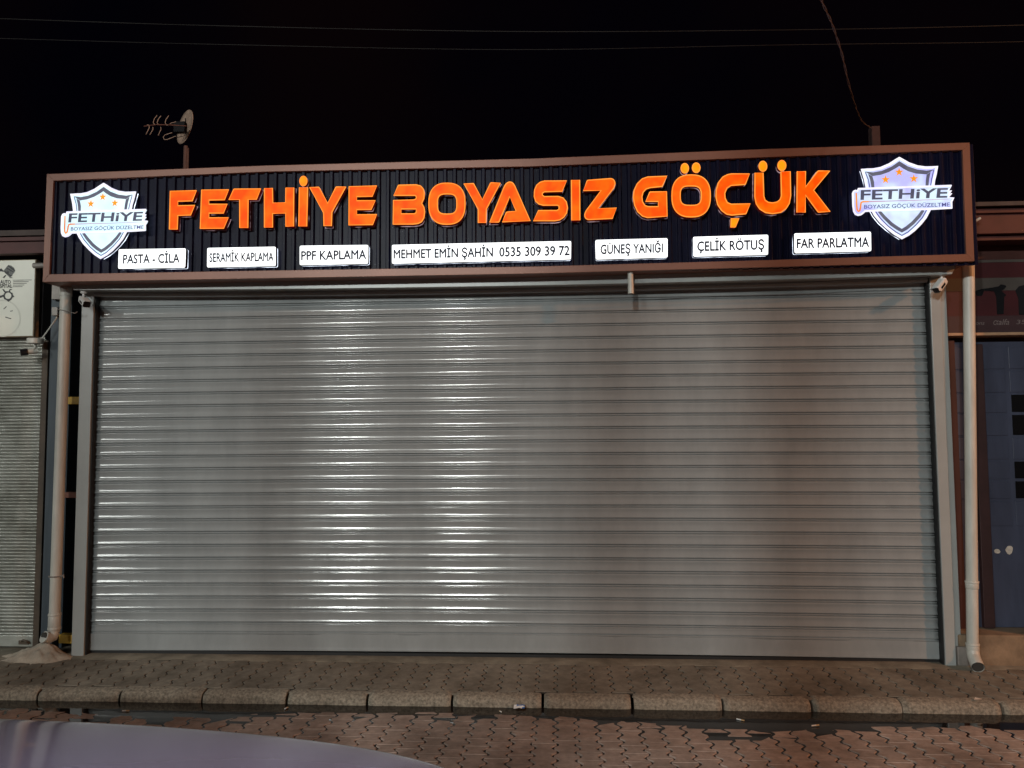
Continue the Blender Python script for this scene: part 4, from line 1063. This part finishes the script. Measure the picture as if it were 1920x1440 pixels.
for sg in (-1, 1):
    for xw in (-.46, -3.45):
        mb = MB(); prof_ = [(.33, -.09), (.335, -.05), (.335, .05), (.33, .09), (.22, .095), (.20, .08)]
        vs = []; fs = []; NA = 30
        for k in range(NA):
            a = 2*PI*k/NA
            for r, yy in prof_: vs.append((xw+r*math.cos(a), CYC+sg*.80+yy*sg, .315+r*math.sin(a)))
        m_ = len(prof_)
        for k in range(NA):
            for j in range(m_-1): fs.append((k*m_+j, k*m_+j+1, ((k+1) % NA)*m_+j+1, ((k+1) % NA)*m_+j))
        mb.add(vs, fs); wh = mb.build('wheel', M['tyre'], car, smooth=True)
        mb = MB(); yc = CYC+sg*.865
        for k in range(5):
            a = 2*PI*k/5; mb.tube([(xw, yc, .315), (xw+.2*math.cos(a), yc, .315+.2*math.sin(a))], [.035, .022], 6)
        mb.tube([(xw+.2*math.cos(2*PI*k/24), yc, .315+.2*math.sin(2*PI*k/24)) for k in range(24)], .014, 6, closed=True); mb.build('rim', M['rim'], wh)
    mb = MB(); mb.hexa([(.335, CYC+sg*.36, .60), (.295, CYC+sg*.60, .61), (.26, CYC+sg*.60, .70), (.30, CYC+sg*.36, .69), (.22, CYC+sg*.36, .60), (.16, CYC+sg*.60, .61), (.14, CYC+sg*.60, .68), (.2, CYC+sg*.36, .68)]); mb.build('headlight', M['lamp_clear'], car, bevel=.008)
    mb = MB(); mb.box(-4.44, -4.34, CYC+sg*.66-.1, CYC+sg*.66+.06, .62, .80); mb.build('tail_light', M['lamp_red'], car, bevel=.01)
    mb = MB(); mb.box(-2.05, -1.87, CYC+sg*.94-.07, CYC+sg*.94+.07, .94, 1.06); mb.build('mirror', M['paint'], car, bevel=.03)
mb = MB(); mb.box(.345, .385, CYC-.32, CYC+.32, .42, .52); mb.build('grille', M['black'], car, bevel=.01)

car.location = car.location + CAR_D
# ================================================================== STREET LAMPS (behind the viewer, they light the street)
def aim_light(o, loc, tgt):
    o.location = loc; d = Vector(tgt)-Vector(loc); o.rotation_euler = d.to_track_quat('-Z', 'Y').to_euler()
def lamp(base, heads, color, power, size, label, h):
    t = thing('street_lamp', base, label, 'street lamp', 'street lamps across the road')
    bx, by, bzz = base
    mb = MB(); mb.tube([(bx, by, bzz), (bx, by, bzz+.5), (bx, by, h)], [.10, .075, .05], 14); mb.build('pole', M['pole'], t, smooth=True)
    for hx, hy, tgt in heads:
        mb = MB(); mb.tube([(bx, by, h-.1), (bx+(hx-bx)*.5, by+(hy-by)*.5, h+.12), (hx, hy, h+.08)], .03, 10); mb.build('arm', M['pole'], t, smooth=True)
        mb = MB(); mb.hexa([(hx-.30, hy-.15, h+.06), (hx+.30, hy-.15, h+.06), (hx+.30, hy+.15, h+.06), (hx-.30, hy+.15, h+.06), (hx-.2, hy-.08, h+.16), (hx+.2, hy-.08, h+.16), (hx+.2, hy+.08, h+.16), (hx-.2, hy+.08, h+.16)])
        mb.build('lamp_head', M['pole'], t, bevel=.01)
        L = bpy.data.lights.new('lamp_bulb', 'AREA'); L.shape = 'DISK'; L.size = size; L.color = color; L.energy = power
        lo = bpy.data.objects.new('lamp_bulb', L); C.objects.link(lo); aim_light(lo, (hx, hy, h), tgt)
LED = (0.95, 1.0, 0.955)
lamp((-4.1, -16.6, -.3), [(-5.75, -16, (-1.5, 0, 1.0)), (-2.42, -16, (0, 0, 1.0))], LED, LED_POWER*1.68, .52, 'double headed white street lamp across the road', 6.7)
lamp((-13.4, -16.6, -.3), [(-13.4, -15.5, (-3, 0, 1.2))], LED, LED_POWER*0.75, 2.2, 'single white street lamp further left across the road', 6.9)
lamp((14.0, -6.6, -.3), [(13.0, -6.2, (2.5, 0, 1.4))], (1.0, 0.42, 0.17), SODIUM_POWER, .4, 'orange sodium street lamp down the road to the right', 6.0)

# unseen poles, added to throw soft shade bands on the shop fronts
for px_, py_, rad, lab in ((-2.85, -9.0, .12, 'unseen thick pole added to shade the shutter, the left one behind the viewer'), (-2.12, -9.0, .05, 'unseen slim pole added to shade the shutter, between two thicker poles'), (-0.41, -9.0, .13, 'unseen thick pole added to shade the shutter, the right one behind the viewer'), (9.4, -4.9, .05, 'unseen thin post added to cast shade, far to the right')):
    mb = MB(); mb.tube([(px_, py_, -.3), (px_, py_, 3.0), (px_, py_, 7.5)], [rad*1.1, rad, rad*.8], 14)
    tag(mb.build('shade_pole', M['wood_post'], smooth=True), lab, 'shade pole', 'added shade poles')
